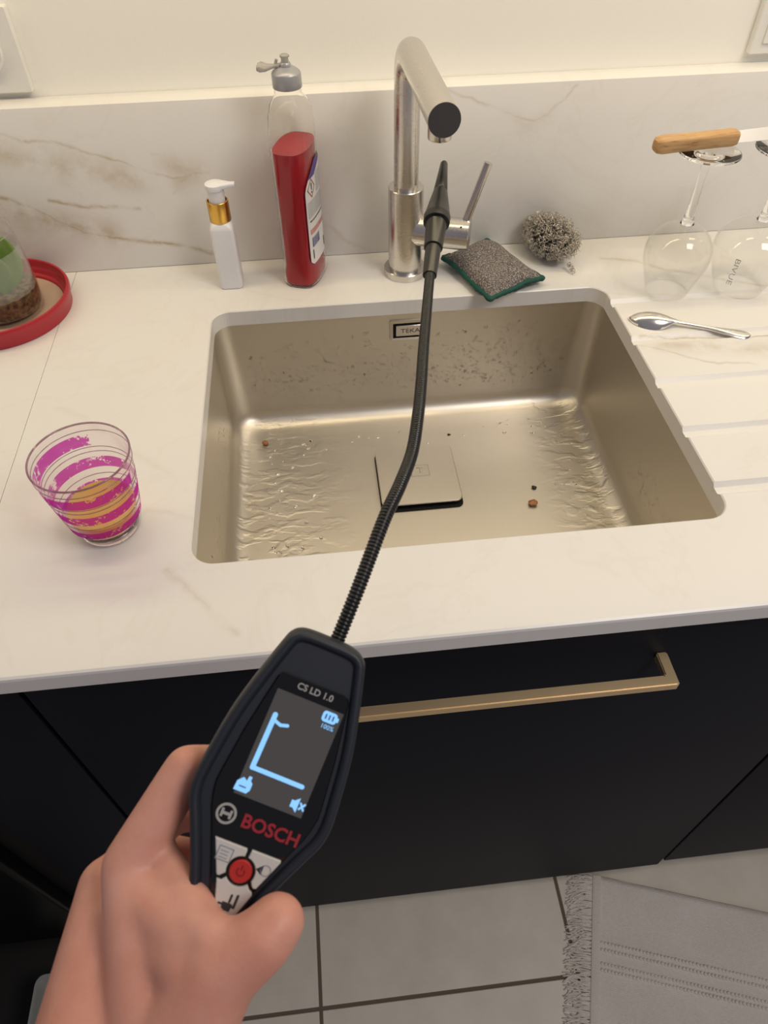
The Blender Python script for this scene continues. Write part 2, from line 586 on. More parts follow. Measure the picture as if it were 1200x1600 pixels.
def crom(pts, n=6, closed=False):
    """Catmull-Rom through points (tuples of any length)"""
    out = []
    m_ = len(pts)
    rng = range(m_) if closed else range(m_ - 1)
    for i in rng:
        if closed:
            p0, p1, p2, p3 = pts[i - 1], pts[i], pts[(i + 1) % m_], pts[(i + 2) % m_]
        else:
            p0, p1, p2, p3 = pts[max(i - 1, 0)], pts[i], pts[i + 1], pts[min(i + 2, m_ - 1)]
        for k in range(n):
            t = k / n
            out.append(tuple(0.5 * ((2 * b) + (-a + c) * t + (2 * a - 5 * b + 4 * c - d) * t * t + (-a + 3 * b - 3 * c + d) * t ** 3)
                             for a, b, c, d in zip(p0, p1, p2, p3)))
    if not closed:
        out.append(tuple(pts[-1]))
    return out


def tube_data(path, radii, seg=12, cap=True, base=0):
    vs_, fs = [], []
    P = [Vector(p[:3]) for p in path]
    n = len(P)
    if isinstance(radii, (int, float)):
        radii = [radii] * n
    up = Vector((0, 0, 1))
    t0 = (P[1] - P[0]).normalized()
    if abs(t0.dot(up)) > 0.9:
        up = Vector((1, 0, 0))
    nx = t0.cross(up).normalized()
    for i in range(n):
        t = (P[min(i + 1, n - 1)] - P[max(i - 1, 0)])
        t = t.normalized() if t.length > 1e-9 else t0
        nx = (nx - t * nx.dot(t))
        nx = nx.normalized() if nx.length > 1e-9 else t.orthogonal().normalized()
        ny = t.cross(nx)
        for k in range(seg):
            a = 2 * PI * k / seg
            vs_.append(P[i] + (nx * math.cos(a) + ny * math.sin(a)) * radii[i])
    for i in range(n - 1):
        for k in range(seg):
            l = (k + 1) % seg
            fs.append((base + i * seg + k, base + i * seg + l, base + (i + 1) * seg + l, base + (i + 1) * seg + k))
    if cap:
        fs.append(tuple(base + k for k in range(seg))[::-1])
        fs.append(tuple(base + (n - 1) * seg + k for k in range(seg)))
    return vs_, fs


def tube(name, path, radii, mat, parent=None, seg=16, angle=40):
    vs_, fs = tube_data(path, radii, seg)
    return from_data(name, vs_, fs, mat, parent, True, angle)


def loft(name, rings, mat, parent=None, cap0=True, cap1=True, angle=35, smooth=True):
    vs_, fs = [], []
    n = len(rings[0])
    for r in rings:
        vs_ += list(r)
    for i in range(len(rings) - 1):
        for k in range(n):
            l = (k + 1) % n
            fs.append((i * n + k, i * n + l, (i + 1) * n + l, (i + 1) * n + k))
    if cap0:
        fs.append(tuple(range(n))[::-1])
    if cap1:
        fs.append(tuple((len(rings) - 1) * n + k for k in range(n)))
    return from_data(name, vs_, fs, mat, parent, smooth, angle)


def rrect(x0, x1, y0, y1, r, n=8):
    pts = []
    for cx, cy, a0 in ((x1 - r, y1 - r, 0), (x0 + r, y1 - r, 90), (x0 + r, y0 + r, 180), (x1 - r, y0 + r, 270)):
        for k in range(n + 1):
            a = R(a0 + 90 * k / n)
            pts.append((cx + r * math.cos(a), cy + r * math.sin(a)))
    return pts


def prism(name, poly, z0, z1, mat, parent=None, bev=0.0, angle=35):
    """polygon in xy extruded in z, optional chamfer on the z1 rim"""
    if bev > 0:
        ins = inset(poly, bev)
        rings = [[(x, y, z0) for x, y in poly], [(x, y, z1 - bev) for x, y in poly], [(x, y, z1) for x, y in ins]]
    else:
        rings = [[(x, y, z0) for x, y in poly], [(x, y, z1) for x, y in poly]]
    return loft(name, rings, mat, parent, angle=angle)


def inset(poly, d):
    n = len(poly)
    ar = sum(poly[i][0] * poly[(i + 1) % n][1] - poly[(i + 1) % n][0] * poly[i][1] for i in range(n))
    sg = 1 if ar > 0 else -1
    out = []
    for i in range(n):
        a, b, c = Vector(poly[i - 1]), Vector(poly[i]), Vector(poly[(i + 1) % n])
        e1 = (b - a)
        e2 = (c - b)
        if e1.length < 1e-9:
            e1 = e2
        if e2.length < 1e-9:
            e2 = e1
        n1 = Vector((-e1.y, e1.x)).normalized()
        n2 = Vector((-e2.y, e2.x)).normalized()
        nn_ = (n1 + n2)
        nn_ = nn_.normalized() if nn_.length > 1e-6 else n1
        k = min(1.0 / max(nn_.dot(n1), 0.4), 2.0)
        q = b + nn_ * (d * sg * k)
        out.append((q.x, q.y))
    return out


def empty(name, loc=(0, 0, 0), rot=(0, 0, 0)):
    o = D.objects.new(name, None)
    o.empty_display_size = 0.02
    link(o)
    o.location = loc
    o.rotation_euler = rot
    return o


def tag(o, label, cat, group=None, kind=None):
    o['label'] = label
    if cat:
        o['category'] = cat
    if group:
        o['group'] = group
    if kind:
        o['kind'] = kind
    return o


def struct(o):
    o['kind'] = 'structure'
    return o


def text(name, body, size, mat, parent, mtx, extrude=0.0002, align='CENTER', bold=0.0):
    cu = D.curves.new(name, 'FONT')
    cu.body = body
    cu.size = size
    cu.align_x = align
    cu.align_y = 'CENTER'
    cu.extrude = extrude
    cu.offset = bold
    cu.resolution_u = 3
    t = D.objects.new(name + '_src', cu)
    COL.objects.link(t)
    bpy.context.view_layer.update()
    me = D.meshes.new_from_object(t.evaluated_get(bpy.context.evaluated_depsgraph_get()))
    D.objects.remove(t)
    D.curves.remove(cu)
    me.transform(mtx)
    me.name = name
    me.materials.clear()
    me.materials.append(MAT[mat])
    return link(D.objects.new(name, me), parent)


def evaluated(o):
    bpy.context.view_layer.update()
    me = D.meshes.new_from_object(o.evaluated_get(bpy.context.evaluated_depsgraph_get()))
    o.modifiers.clear()
    old = o.data
    o.data = me
    if old.users == 0:
        D.meshes.remove(old)
    return o


def blob(verts, faces, c, r, nrm=None, seg=8, rings=4, squash=0.5, jit=0.0):
    """half-dome at c with normal nrm appended to lists"""
    nrm = Vector(nrm or (0, 0, 1)).normalized()
    tx = nrm.orthogonal().normalized()
    ty = nrm.cross(tx)
    b = len(verts)
    c = Vector(c)
    rj = [r * (1 + random.uniform(-jit, jit)) for _ in range(seg)]
    for i in range(rings):
        a = (PI / 2) * i / rings
        for k in range(seg):
            t = 2 * PI * k / seg
            verts.append(c + (tx * math.cos(t) + ty * math.sin(t)) * rj[k] * math.cos(a) + nrm * r * squash * math.sin(a))
    verts.append(c + nrm * r * squash)
    for i in range(rings - 1):
        for k in range(seg):
            l = (k + 1) % seg
            faces.append((b + i * seg + k, b + i * seg + l, b + (i + 1) * seg + l, b + (i + 1) * seg + k))
    top = b + rings * seg
    for k in range(seg):
        faces.append((b + (rings - 1) * seg + k, b + (rings - 1) * seg + (k + 1) % seg, top))
    faces.append(tuple(b + k for k in range(seg))[::-1])


# ================================================================== THE SETTING
CT = 1.0                 # worktop height
YF, YB = -0.4923, 0.1191  # front edge of the worktop, face of the backsplash
YW = 0.1534              # painted wall
WT = 0.0206              # worktop thickness
SX, SY = 0.5, -0.3942    # sink cut-out 0..SX, SY..0

struct(box('wall_back', (-2.2, YW, 0.0), (2.6, YW + 0.12, 2.6), 'wall'))

floor = struct(box('floor', (-2.2, -2.6, -0.05), (2.6, YW, -0.0015), 'grout'))
TP, GAP = 0.46, 0.0062
tbm = box_bm((-(TP - GAP) / 2, -(TP - GAP) / 2, -0.008), ((TP - GAP) / 2, (TP - GAP) / 2, 0.0), 0.0012, 2)
tile_me = D.meshes.new('tile')
tbm.to_mesh(tile_me)
tbm.free()
tile_me.materials.append(MAT['tile'])
for i in range(-4, 5):
    for j in range(-3, 2):
        o = D.objects.new('tile', tile_me)
        link(o, floor)
        o.location = (0.029 + TP * (i + 0.5), -0.6165 + TP * (j + 0.5) if j < 1 else -0.6165 + TP * 1.5, 0.0)
        if o.location.y + TP / 2 > YW:
            o.scale.y = (YW - 0.002 - (o.location.y - TP / 2)) / TP
            o.location.y = (YW - 0.002 + (o.location.y - TP / 2)) / 2

# ================================================================== WORKTOP
wt = tag(empty('worktop', (0, 0, CT)), 'white marble-look worktop with brown veins, sink cut-out and drainer grooves', 'worktop')


def slab(name, x0, x1):
    prof = [(YF + 0.0030, 0.0), (YF + 0.0008, -0.0010), (YF, -0.0034), (YF, -WT), (YW - 0.001, -WT), (YW - 0.001, 0.0)]
    vs_ = [(x0, y, z) for y, z in prof] + [(x1, y, z) for y, z in prof]
    n = len(prof)
    fs = [(i, (i + 1) % n, n + (i + 1) % n, n + i) for i in range(n)] + [tuple(range(n))[::-1], tuple(range(n, 2 * n))]
    return from_data(name, vs_, fs, 'counter', wt, False)


slab('slab', -1.4, -0.18695)
right = slab('slab', -0.1863, 2.2)

cutters = []


def cutter(name, rings):
    c = loft(name, rings, None, None, smooth=False)
    c.location = (0, 0, CT)
    cutters.append(c)
    return c


c0 = rrect(0, SX, SY, 0, 0.022, 10)
c1 = inset(c0, -0.0014)
cutter('cut', [[(x, y, -0.03) for x, y in c0], [(x, y, -0.0012) for x, y in c0], [(x, y, 0.0002) for x, y in c1], [(x, y, 0.002) for x, y in c1]])
GY = [-0.039, -0.1185, -0.1985, -0.2785, -0.3585]
for gy in GY:
    g0 = rrect(0.492, 1.15, gy - 0.0085, gy + 0.0085, 0.0080, 6)
    g1 = inset(g0, 0.0045)
    cutter('cut', [[(x, y, -0.0042 + (0.0018 if x > 1 else 0)) for x, y in g1], [(x, y, 0.0) for x, y in g0], [(x, y, 0.003) for x, y in inset(g0, -0.004)]])
for c in cutters:
    md = right.modifiers.new('cut', 'BOOLEAN')
    md.object = c
    md.operation = 'DIFFERENCE'
    md.solver = 'EXACT'
evaluated(right)
for c in cutters:
    me = c.data
    D.objects.remove(c)
    D.meshes.remove(me)

bs = box('backsplash', (-1.4, YB, CT + 0.0004), (2.2, YW - 0.0005, CT + 0.2028), 'splash', None, 0.0012, 2)
tag(bs, 'low marble-look stone upstand with ochre veins along the wall', 'backsplash')

# ================================================================== KITCHEN UNITS
YD = YF + 0.02            # face of the fronts


def unit(name, x0, x1, zb, label, cat='cabinet', zt=0.9730, mat='navy'):
    e = tag(empty(name, ((x0 + x1) / 2, YD, 0)), label, cat)
    cx = (x0 + x1) / 2
    hw_ = (x1 - x0) / 2
    # carcass boards (open on top where the sink hangs in)
    bmx = bmesh.new()
    for lo, hi in (((-hw_ + .001, 0.021, 0.104), (-hw_ + 0.019, 0.56, 0.978)), ((hw_ - 0.019, 0.021, 0.104), (hw_ - .001, 0.56, 0.978)),
                   ((-hw_ + 0.019, 0.021, 0.104), (hw_ - 0.019, 0.56, 0.122)), ((-hw_ + 0.019, 0.545, 0.122), (hw_ - 0.019, 0.56, 0.978))):
        b = box_bm(lo, hi)
        tmp = D.meshes.new('t')
        b.to_mesh(tmp)
        b.free()
        bmx.from_mesh(tmp)
        D.meshes.remove(tmp)
    from_bm('carcass', bmx, 'black', e)
    fr = box('front_panel', (-hw_ + 0.0015, 0.0, zb), (hw_ - 0.0015, 0.019, zt), mat, e, 0.0012, 2)
    return e, fr


e, fr = unit('drawer_unit', -0.1505, 0.6672, 0.079, 'wide matt navy drawer unit under the sink with a brass bar handle')
# champagne bar handle, ends folded back to the front
hx0, hx1 = 0.080 - e.location.x, 0.4375 - e.location.x
hz, hy = 0.8935, -0.0345
q = 0.0053
bmh = bmesh.new()
path = [(hx0, 0.0), (hx0, hy), (hx1, hy), (hx1, 0.0)]
ri = []
for (x, y), (ix, iy) in zip(path, ((2 * q, 0), (2 * q, 2 * q), (-2 * q, 2 * q), (-2 * q, 0))):
    ri.append([bmh.verts.new((x, y, hz - q)), bmh.verts.new((x + ix, y + iy, hz - q)), bmh.verts.new((x + ix, y + iy, hz + q)), bmh.verts.new((x, y, hz + q))])
for a, b in zip(ri[:-1], ri[1:]):
    for k in range(4):
        bmh.faces.new((a[k], a[(k + 1) % 4], b[(k + 1) % 4], b[k]))
bmh.faces.new(ri[0][::-1])
bmh.faces.new(ri[-1])
bmesh.ops.bevel(bmh, geom=bmh.edges[:], offset=0.0012, segments=2, affect='EDGES')
h = from_bm('handle', bmh, 'brass', fr, True, 40)
h['label'] = 'brushed champagne brass bar handle'

unit('cabinet', 0.6690, 1.2690, 0.1010, 'matt navy cabinet front to the right of the drawer unit')
unit('cabinet', -0.2885, -0.1520, 0.079, 'narrow matt navy cabinet front left of the drawer unit')

# black appliance standing left of the narrow cabinet
e = tag(empty('oven', (-0.62, YD, 0)), 'black built-in oven at the lower left edge of the picture', 'oven')
box('housing', (-0.30, 0.022, 0.104), (0.329, 0.55, 0.978), 'black', e)
box('frame', (-0.30, 0.006, 0.104), (0.329, 0.022, 0.973), 'black', e, 0.001)
dr = box('door', (-0.28, -0.018, 0.15), (0.297, 0.006, 0.70), 'blackgloss', e, 0.006, 3)
tube('handle', [(-0.24, -0.018, 0.655), (-0.24, -0.05, 0.655), (0.25, -0.05, 0.655), (0.25, -0.018, 0.655)], 0.008, 'black', dr, 10)
box('control_panel', (-0.28, -0.004, 0.73), (0.297, 0.006, 0.96), 'blackgloss', e, 0.003, 2)

struct(box('baseboard_front', (-1.4, -0.415, 0.0), (2.0, -0.400, 0.103), 'black'))

# ================================================================== SINK
SZ = 0.815
sk = tag(empty('kitchen_sink', (0.25, SY / 2, CT - WT)), 'undermounted brushed steel sink basin, wet, with square drain cover', 'sink')
ox, oy, oz = 0.25, SY / 2, CT - WT


def srr(d, r, n=10):
    return [(x - ox, y - oy) for x, y in rrect(-0.004 + d, SX + 0.004 - d, SY - 0.004 + d, 0.004 - d, r, n)]


rings = []
for d, r, z in ((-0.02, 0.035, CT - WT - 0.0006), (0.0, 0.024, CT - WT - 0.0006), (0.0, 0.024, CT - WT - 0.002)):
    rings.append([(x, y, z - oz) for x, y in srr(d, r)])
FR = 0.024
for i in range(4):
    t = i / 3
    rings.append([(x, y, (CT - WT - 0.004) * (1 - t) + (SZ + FR) * t - oz) for x, y in srr(0.003 * t, 0.024 + 0.006 * t)])
for i in range(1, 9):
    a = (PI / 2) * i / 8
    rings.append([(x, y, SZ + FR - FR * math.sin(a) - oz) for x, y in srr(0.003 + FR * (1 - math.cos(a)), 0.031)])
rings.append([(x, y, SZ - oz - 0.0002) for x, y in srr(0.003 + FR + 0.004, 0.030)])
rings.append([(x, y, SZ - oz - 0.0012) for x, y in srr(0.003 + FR + 0.10, 0.02)])
basin = loft('basin', rings, 'steel_sink', sk, cap0=False, cap1=True, angle=None)

# overflow slot on the back wall
of = empty('overflow', (0, 0, 0))
of.parent = sk
ovx, ovz = 0.2500 - ox, 0.953 - oz
yb_ = 0.003 - oy


def yz(poly, y0, y1, name, mat, parent, bev=0.0):
    o = prism(name, poly, 0, y1 - y0, mat, parent, bev)
    mt = Matrix(((1, 0, 0, 0), (0, 0, -1, y1), (0, 1, 0, 0), (0, 0, 0, 1)))
    o.data.transform(mt)
    return o


D.objects.remove(of)
outer = rrect(ovx - 0.0270, ovx + 0.0270, ovz - 0.0150, ovz + 0.0150, 0.0020, 3)
hole = rrect(ovx - 0.0228, ovx + 0.0228, ovz - 0.0112, ovz + 0.0112, 0.0012, 3)
n = len(outer)
vs_ = [(x, yb_ - 0.0012, z) for x, z in outer] + [(x, yb_ - 0.0016, z) for x, z in hole] + [(x, yb_ + 0.001, z) for x, z in outer] + [(x, yb_ + 0.001, z) for x, z in hole]
fs = []
for i in range(n):
    j = (i + 1) % n
    fs += [(i, j, n + j, n + i), (i, j, 2 * n + j, 2 * n + i), (n + i, n + j, 3 * n + j, 3 * n + i)]
of = from_data('overflow', vs_, fs, 'steel', sk, True, 30)
yz(rrect(ovx - 0.0226, ovx + 0.0226, ovz - 0.0110, ovz + 0.0110, 0.001, 3), yb_ - 0.0004, yb_ + 0.0004, 'slot', 'black', of)
yz(rrect(ovx - 0.0188, ovx + 0.0188, ovz - 0.0078, ovz + 0.0082, 0.0006, 3), yb_ - 0.0030, yb_ - 0.0006, 'plate', 'steel', of, 0.0004)
text('lettering', 'TEKA', 0.0085, 'darksteel', of,
     Matrix.Translation((ovx, yb_ - 0.0031, ovz)) @ Matrix.Rotation(R(90), 4, 'X') @ Matrix.Diagonal((1.25, 1, 1, 1)), 0.00015)

# square drain cover
dcx, dcy, dz = 0.2440 - ox, -0.1370 - oy, SZ - oz
prism('drain_gap_shade', rrect(dcx - 0.0535, dcx + 0.0535, dcy - 0.0565, dcy + 0.0510, 0.008, 5), dz - 0.003, dz + 0.0004, 'black', sk)  # flat black plate standing in for the shadow gap beneath the raised cover
prism('drain_stem', [(dcx + 0.03 * math.cos(a * PI / 12), dcy + 0.03 * math.sin(a * PI / 12)) for a in range(24)], dz, dz + 0.0055, 'black', sk)
dc = prism('drain_cover', rrect(dcx - 0.0525, dcx + 0.0525, dcy - 0.0515, dcy + 0.0515, 0.009, 6), dz + 0.0050, dz + 0.0075, 'steel_sink', sk, 0.0008)
ex, ey = dcx + 0.004, dcy + 0.006
eo = rrect(ex - 0.0125, ex + 0.0125, ey - 0.0105, ey + 0.0105, 0.001, 2)
ei = inset(eo, 0.0008)
n = len(eo)
vs_ = [(x, y, dz + 0.0079) for x, y in eo] + [(x, y, dz + 0.0079) for x, y in ei] + [(x, y, dz + 0.0074) for x, y in eo] + [(x, y, dz + 0.0074) for x, y in ei]
fs = []
for i in range(n):
    j = (i + 1) % n
    fs += [(i, j, n + j, n + i), (i, j, 2 * n + j, 2 * n + i), (n + i, n + j, 3 * n + j, 3 * n + i)]
from_data('emblem_frame', vs_, fs, 'steel', dc, False)
text('emblem_letter', 'T', 0.0155, 'steel', dc, Matrix.Translation((ex, ey, dz + 0.0077)), 0.0003)

# ---- water on the steel
vs_, fs = [], []
for i in range(640):
    x = random.uniform(0.03, 0.47)
    z = random.triangular(SZ + 0.03, SZ + 0.145, SZ + 0.062)
    dpt = 0.004 - 0.003 * min(max((CT - WT - 0.004 - z) / (CT - WT - 0.004 - SZ - FR), 0), 1)
    blob(vs_, fs, (x, dpt + 0.0001, z), random.triangular(0.0008, 0.0027, 0.0014), (0, -1, 0), 8, 3, 0.55, 0.2)
for i in range(330):
    y = random.uniform(SY + 0.03, -0.03)
    z = random.triangular(SZ + 0.03, SZ + 0.12, SZ + 0.05)
    s = random.random() < 0.5
    xx = 0.003 * min(max((CT - WT - 0.004 - z) / (CT - WT - 0.004 - SZ - FR), 0), 1)
    blob(vs_, fs, ((-0.0041 + xx) if s else (SX + 0.0041 - xx), y, z), random.triangular(0.0007, 0.0020, 0.0011), (1 if s else -1, 0, 0), 8, 3, 0.55, 0.2)
for i in range(150):
    e_ = random.random()
    if e_ < 0.45:
        x, y = 0.035 + abs(random.gauss(0, 0.035)), random.uniform(SY + 0.035, -0.04)
    elif e_ < 0.75:
        x, y = 0.468 - abs(random.gauss(0, 0.02)), random.uniform(SY + 0.035, -0.04)
    else:
        x, y = random.uniform(0.04, 0.46), -0.034 - abs(random.gauss(0, 0.02))
    if abs(x - 0.244) < 0.06 and abs(y + 0.137) < 0.06:
        continue
    blob(vs_, fs, (x, y, SZ - 0.0004), random.uniform(0.0008, 0.0028), (0, 0, 1), 9, 3, 0.28, 0.45)
wd = from_data('water_droplets', vs_, fs, 'water', None, True)
tag(wd, 'clear water droplets and puddles on the walls and floor of the sink', 'water', kind='stuff')


def scrap(label, loc, r, mat):
    bm = bmesh.new()
    bmesh.ops.create_icosphere(bm, subdivisions=3, radius=r)
    for v_ in bm.verts:
        k = 1 + 0.55 * noise.noise(v_.co * 260 + Vector(loc) * 70)
        v_.co = Vector((v_.co.x * k, v_.co.y * k * 0.9, (v_.co.z * k) * 0.6 + r * 0.42))
    o = from_bm('food_scrap', bm, mat, None, True, 80)
    o.location = loc
    tag(o, label, 'food scrap')


scrap('brown food scrap on the sink floor right of the drain cover', (0.3858, -0.1999, SZ - 0.0006), 0.0055, 'scrap')
scrap('tiny black speck behind the brown scrap on the sink floor', (0.3944, -0.1724, SZ - 0.0004), 0.0030, 'speckdark')  # small black lump behind the brown scrap
scrap('small brown food scrap in the back left corner of the sink', (0.0414, -0.0470, SZ + 0.0004), 0.0042, 'scrap')

# ================================================================== TAP
fx, fy = 0.2505, 0.0656
tp = tag(empty('kitchen_tap', (fx, fy, CT)), 'tall brushed steel kitchen tap with angular spout and side lever', 'tap')
lathe('base_ring', [(0, 0), (0.0272, 0), (0.0276, 0.001), (0.0276, 0.0085), (0.0268, 0.0095), (0.0222, 0.0098), (0, 0.0098)], 'steel_tap', tp, 56)
lathe('body', [(0, 0.0095), (0.0217, 0.0095), (0.0217, 0.1132), (0.0211, 0.1140), (0.0152, 0.1142), (0, 0.1142)], 'steel_tap', tp, 56)
zc, rb = 0.262, 0.030
pth = [(0, 0, 0.110 + (zc - rb - 0.110) * i / 10) for i in range(11)]
sl = 0.2035
for i in range(1, 13):
    a = (PI / 2) * i / 12
    pth.append((0.0, -rb * (1 - math.cos(a)), zc - rb + rb * math.sin(a)))
for i in range(1, 11):
    pth.append((0.0, -rb - (sl - rb) * i / 10, zc))
Mz = Matrix.Rotation(R(1.6), 3, 'Z')
pth = [tuple(Mz @ Vector(p)) for p in pth]
sp = tube('spout', pth, 0.0147, 'steel_tap', tp, 40, 50)
ed = Mz @ Vector((0, -1, 0))
end = Vector(pth[-1])
o = tube('spout_end_cap', [end - ed * 0.001, end + ed * 0.0006], 0.0144, 'darksteel', sp, 40)
o['label'] = 'dark grey disc closing the spout'
ap = end - ed * 0.018
lathe('aerator', [(0, -0.006), (0.0085, -0.006), (0.0105, -0.005), (0.0110, -0.004), (0.0110, 0.010), (0, 0.010)], 'steel', sp, 32).location = (ap.x, ap.y, zc - 0.0147 - 0.002)
ld = Vector((0.949, -0.315, 0)).normalized()
o = tube('lever_body', [ld * 0.005 + Vector((0, 0, 0.0605)), ld * 0.0808 + Vector((0, 0, 0.0605)), ld * 0.0815 + Vector((0, 0, 0.0605))], [0.0190, 0.0190, 0.0183], 'steel_tap', tp, 40, 40)
b0 = ld * 0.0735 + Vector((0, 0, 0.070))
rod = tube('lever_rod', [b0, b0 + Vector((0.0245, 0.004, 0.0745))], 0.0049, 'steel', o, 20, 40)
sc_ = ld * 0.0715 + Vector((0, 0, 0.0605)) + Vector((-0.20, -0.60, 0.775)).normalized() * 0.0189
tube('set_screw', [sc_ - Vector((-0.20, -0.60, 0.775)) * 0.001, sc_ + Vector((-0.20, -0.60, 0.775)) * 0.0003], 0.0013, 'black', o, 12)

# ================================================================== SOAP DISPENSER
sd = tag(empty('soap_dispenser', (0.0232, 0.0655, CT), (0, 0, R(0))), 'slim white square pump dispenser with a gold collar', 'soap dispenser')


def sq(h, r, z):
    return [(x, y, z) for x, y in rrect(-h, h, -h * 1.05, h * 1.05, r, 5)]


loft('bottle', [sq(0.0128, 0.004, 0), sq(0.0140, 0.005, 0.0012), sq(0.0143, 0.005, 0.004), sq(0.0143, 0.0045, 0.0780), sq(0.0140, 0.005, 0.0805), sq(0.0125, 0.007, 0.0845), sq(0.0112, 0.009, 0.0868)], 'white', sd, angle=50)
lathe('collar', [(0, 0.0862), (0.0126, 0.0862), (0.0130, 0.0868), (0.0130, 0.1105), (0.0126, 0.1110), (0.0116, 0.1110), (0.0116, 0.103), (0, 0.103)], 'gold', sd, 48)
ph = lathe('pump_head', [(0, 0.103), (0.0098, 0.103), (0.0100, 0.1235), (0.0112, 0.1245), (0.0116, 0.127), (0.0112, 0.1305), (0.0085, 0.1318), (0, 0.1322)], 'white', sd, 48)
# nozzle pointing right
rr = []
for x, wv_, z0, z1 in ((0.004, 0.0098, 0.1245, 0.1315), (0.012, 0.0062, 0.1255, 0.1315), (0.018, 0.0040, 0.1262, 0.1315), (0.0238, 0.0036, 0.1268, 0.1318), (0.0242, 0.0030, 0.1274, 0.1312)):
    rr.append([(x, y, z) for y, z in rrect(-wv_, wv_, z0, z1, 0.0018, 3)])
loft('nozzle', rr, 'white', ph, angle=40).rotation_euler = (0, 0, R(-6))

# ================================================================== DETERGENT BOTTLE
bt = tag(empty('detergent_bottle', (0.1200, 0.0760, CT), (0, 0, R(-20))), 'clear plastic bottle half full of red washing-up liquid with grey cap', 'bottle')


def sec(a, b, p, z, n=56, dx=0.0):
    out = []
    for i in range(n):
        t = 2 * PI * i / n
        c, s = math.cos(t), math.sin(t)
        x = a * math.copysign(abs(c) ** (2 / p), c) + dx
        y = b * math.copysign(abs(s) ** (2 / p), s)
        out.append((x, y, z))
    return out


BP = [  # z, half thickness, half width, exponent
    (0.000, 0.0205, 0.0325, 3.2), (0.0015, 0.0228, 0.0350, 3.2), (0.006, 0.0240, 0.0362, 3.2), (0.020, 0.0238, 0.0360, 3.2), (0.026, 0.0222, 0.0350, 3.0),
    (0.050, 0.0218, 0.0352, 3.0), (0.090, 0.0214, 0.0358, 3.0), (0.130, 0.0216, 0.0362, 3.0), (0.160, 0.0222, 0.0362, 2.9), (0.185, 0.0228, 0.0352, 2.7),
    (0.200, 0.0222, 0.0320, 2.5), (0.210, 0.0200, 0.0265, 2.3), (0.2165, 0.0165, 0.0190, 2.0), (0.219, 0.0150, 0.0160, 2.0), (0.2215, 0.0150, 0.0152, 2.0), (0.2235, 0.0138, 0.0138, 2.0), (0.229, 0.0138, 0.0138, 2.0)]


def bottle_at(z):
    for (z0, a0, b0_, p0), (z1, a1, b1_, p1) in zip(BP[:-1], BP[1:]):
        if z0 <= z <= z1:
            t = (z - z0) / (z1 - z0)
            return a0 + (a1 - a0) * t, b0_ + (b1_ - b0_) * t, p0 + (p1 - p0) * t
    return BP[-1][1:]


loft('shell', [sec(a, b, p, z) for z, a, b, p in BP] + [sec(a - 0.0012, b - 0.0012, p, max(z, 0.0015)) for z, a, b, p in BP[::-1] if z > 0.001], 'plastic_clear', bt, angle=None)
LZ = 0.166
zz = [0.0022, 0.004] + [0.006 + (LZ - 0.006) * i / 16 for i in range(17)]
rg = []
for i, z in enumerate(zz):
    a, b, p = bottle_at(z)
    ins = 0.0018 if i else 0.003
    rg.append(sec(a - ins, b - ins, p, z))
lq = loft('liquid', rg, 'redliquid', bt, angle=30)
lq['label'] = 'red washing-up liquid'
# film of red foam clinging to the wall above the liquid on the far side
lathe('cap', [(0, 0.2250), (0.0158, 0.2250), (0.0162, 0.2258), (0.0160, 0.2385), (0.0150, 0.2402), (0.0120, 0.2425), (0.0085, 0.2445), (0.0062, 0.2450), (0.0060, 0.2475), (0.0048, 0.2490), (0, 0.2490)], 'capgrey', bt, 40)
sp_ = lathe('spout', [(0, 0.2485), (0.0040, 0.2485), (0.0040, 0.2535), (0.0052, 0.2540), (0.0052, 0.2555), (0.0040, 0.2562), (0, 0.2562)], 'flip', bt, 24)
fl = []
for t_, wv_, z0, z1 in ((0.000, 0.0035, 0.2445, 0.2475), (0.008, 0.0042, 0.2435, 0.2465), (0.015, 0.0085, 0.2420, 0.2455), (0.021, 0.0090, 0.2415, 0.2475), (0.0245, 0.0072, 0.2425, 0.2465)):
    fl.append([(-0.006 - t_, y, z) for y, z in rrect(-wv_, wv_, z0, z1, 0.0011, 3)])
loft('flip_lid', fl, 'flip', bt, angle=40).rotation_euler = (0, 0, R(14))
tube('hinge_pin', [(-0.012, 0.001, 0.2445), (-0.010, 0.001, 0.2505)], 0.0016, 'flip', bt, 10)

# wrap-around back label on the side turned to the right
LW = 0.0265


def on_side(y, z, off=0.0004):
    a, b, p = bottle_at(z)
    x = a * max(1 - (abs(y) / b) ** p, 0.0) ** (1 / p)
    return Vector((x + off, y, z))


def decal(name, poly_fn, mat, parent, off, ny=8, nz=24, z0=0.0, z1=1.0):
    vs_, fs = [], []
    for j in range(nz + 1):
        z = z0 + (z1 - z0) * j / nz
        ya, yb2 = poly_fn(z)
        for i in range(ny + 1):
            vs_.append(on_side(ya + (yb2 - ya) * i / ny, z, off))
    for j in range(nz):
        for i in range(ny):
            k = j * (ny + 1) + i
            fs.append((k, k + 1, k + ny + 2, k + ny + 1))
    return from_data(name, vs_, fs, mat, parent, True)


def lab_edge(z):
    rr_ = 0.005
    e1 = 0.0
    if z < 0.030 + rr_:
        e1 = rr_ - math.sqrt(max(rr_ ** 2 - (0.030 + rr_ - z) ** 2, 0))
    if z > 0.118:
        e1 = 0.034 * ((z - 0.118) / 0.034) ** 2
    return (-LW + e1 * 1.0, LW)


lb = decal('label', lab_edge, 'label', bt, 0.0005, 10, 30, 0.030, 0.150)
decal('label_arc', lambda z: (-LW + 0.034 * max((z - 0.118) / 0.034, 0) ** 2, min(LW, -LW + 0.034 * max((z - 0.106) / 0.034, 0) ** 2 + 0.002)), 'purple', lb, 0.0008, 6, 12, 0.134, 0.150)


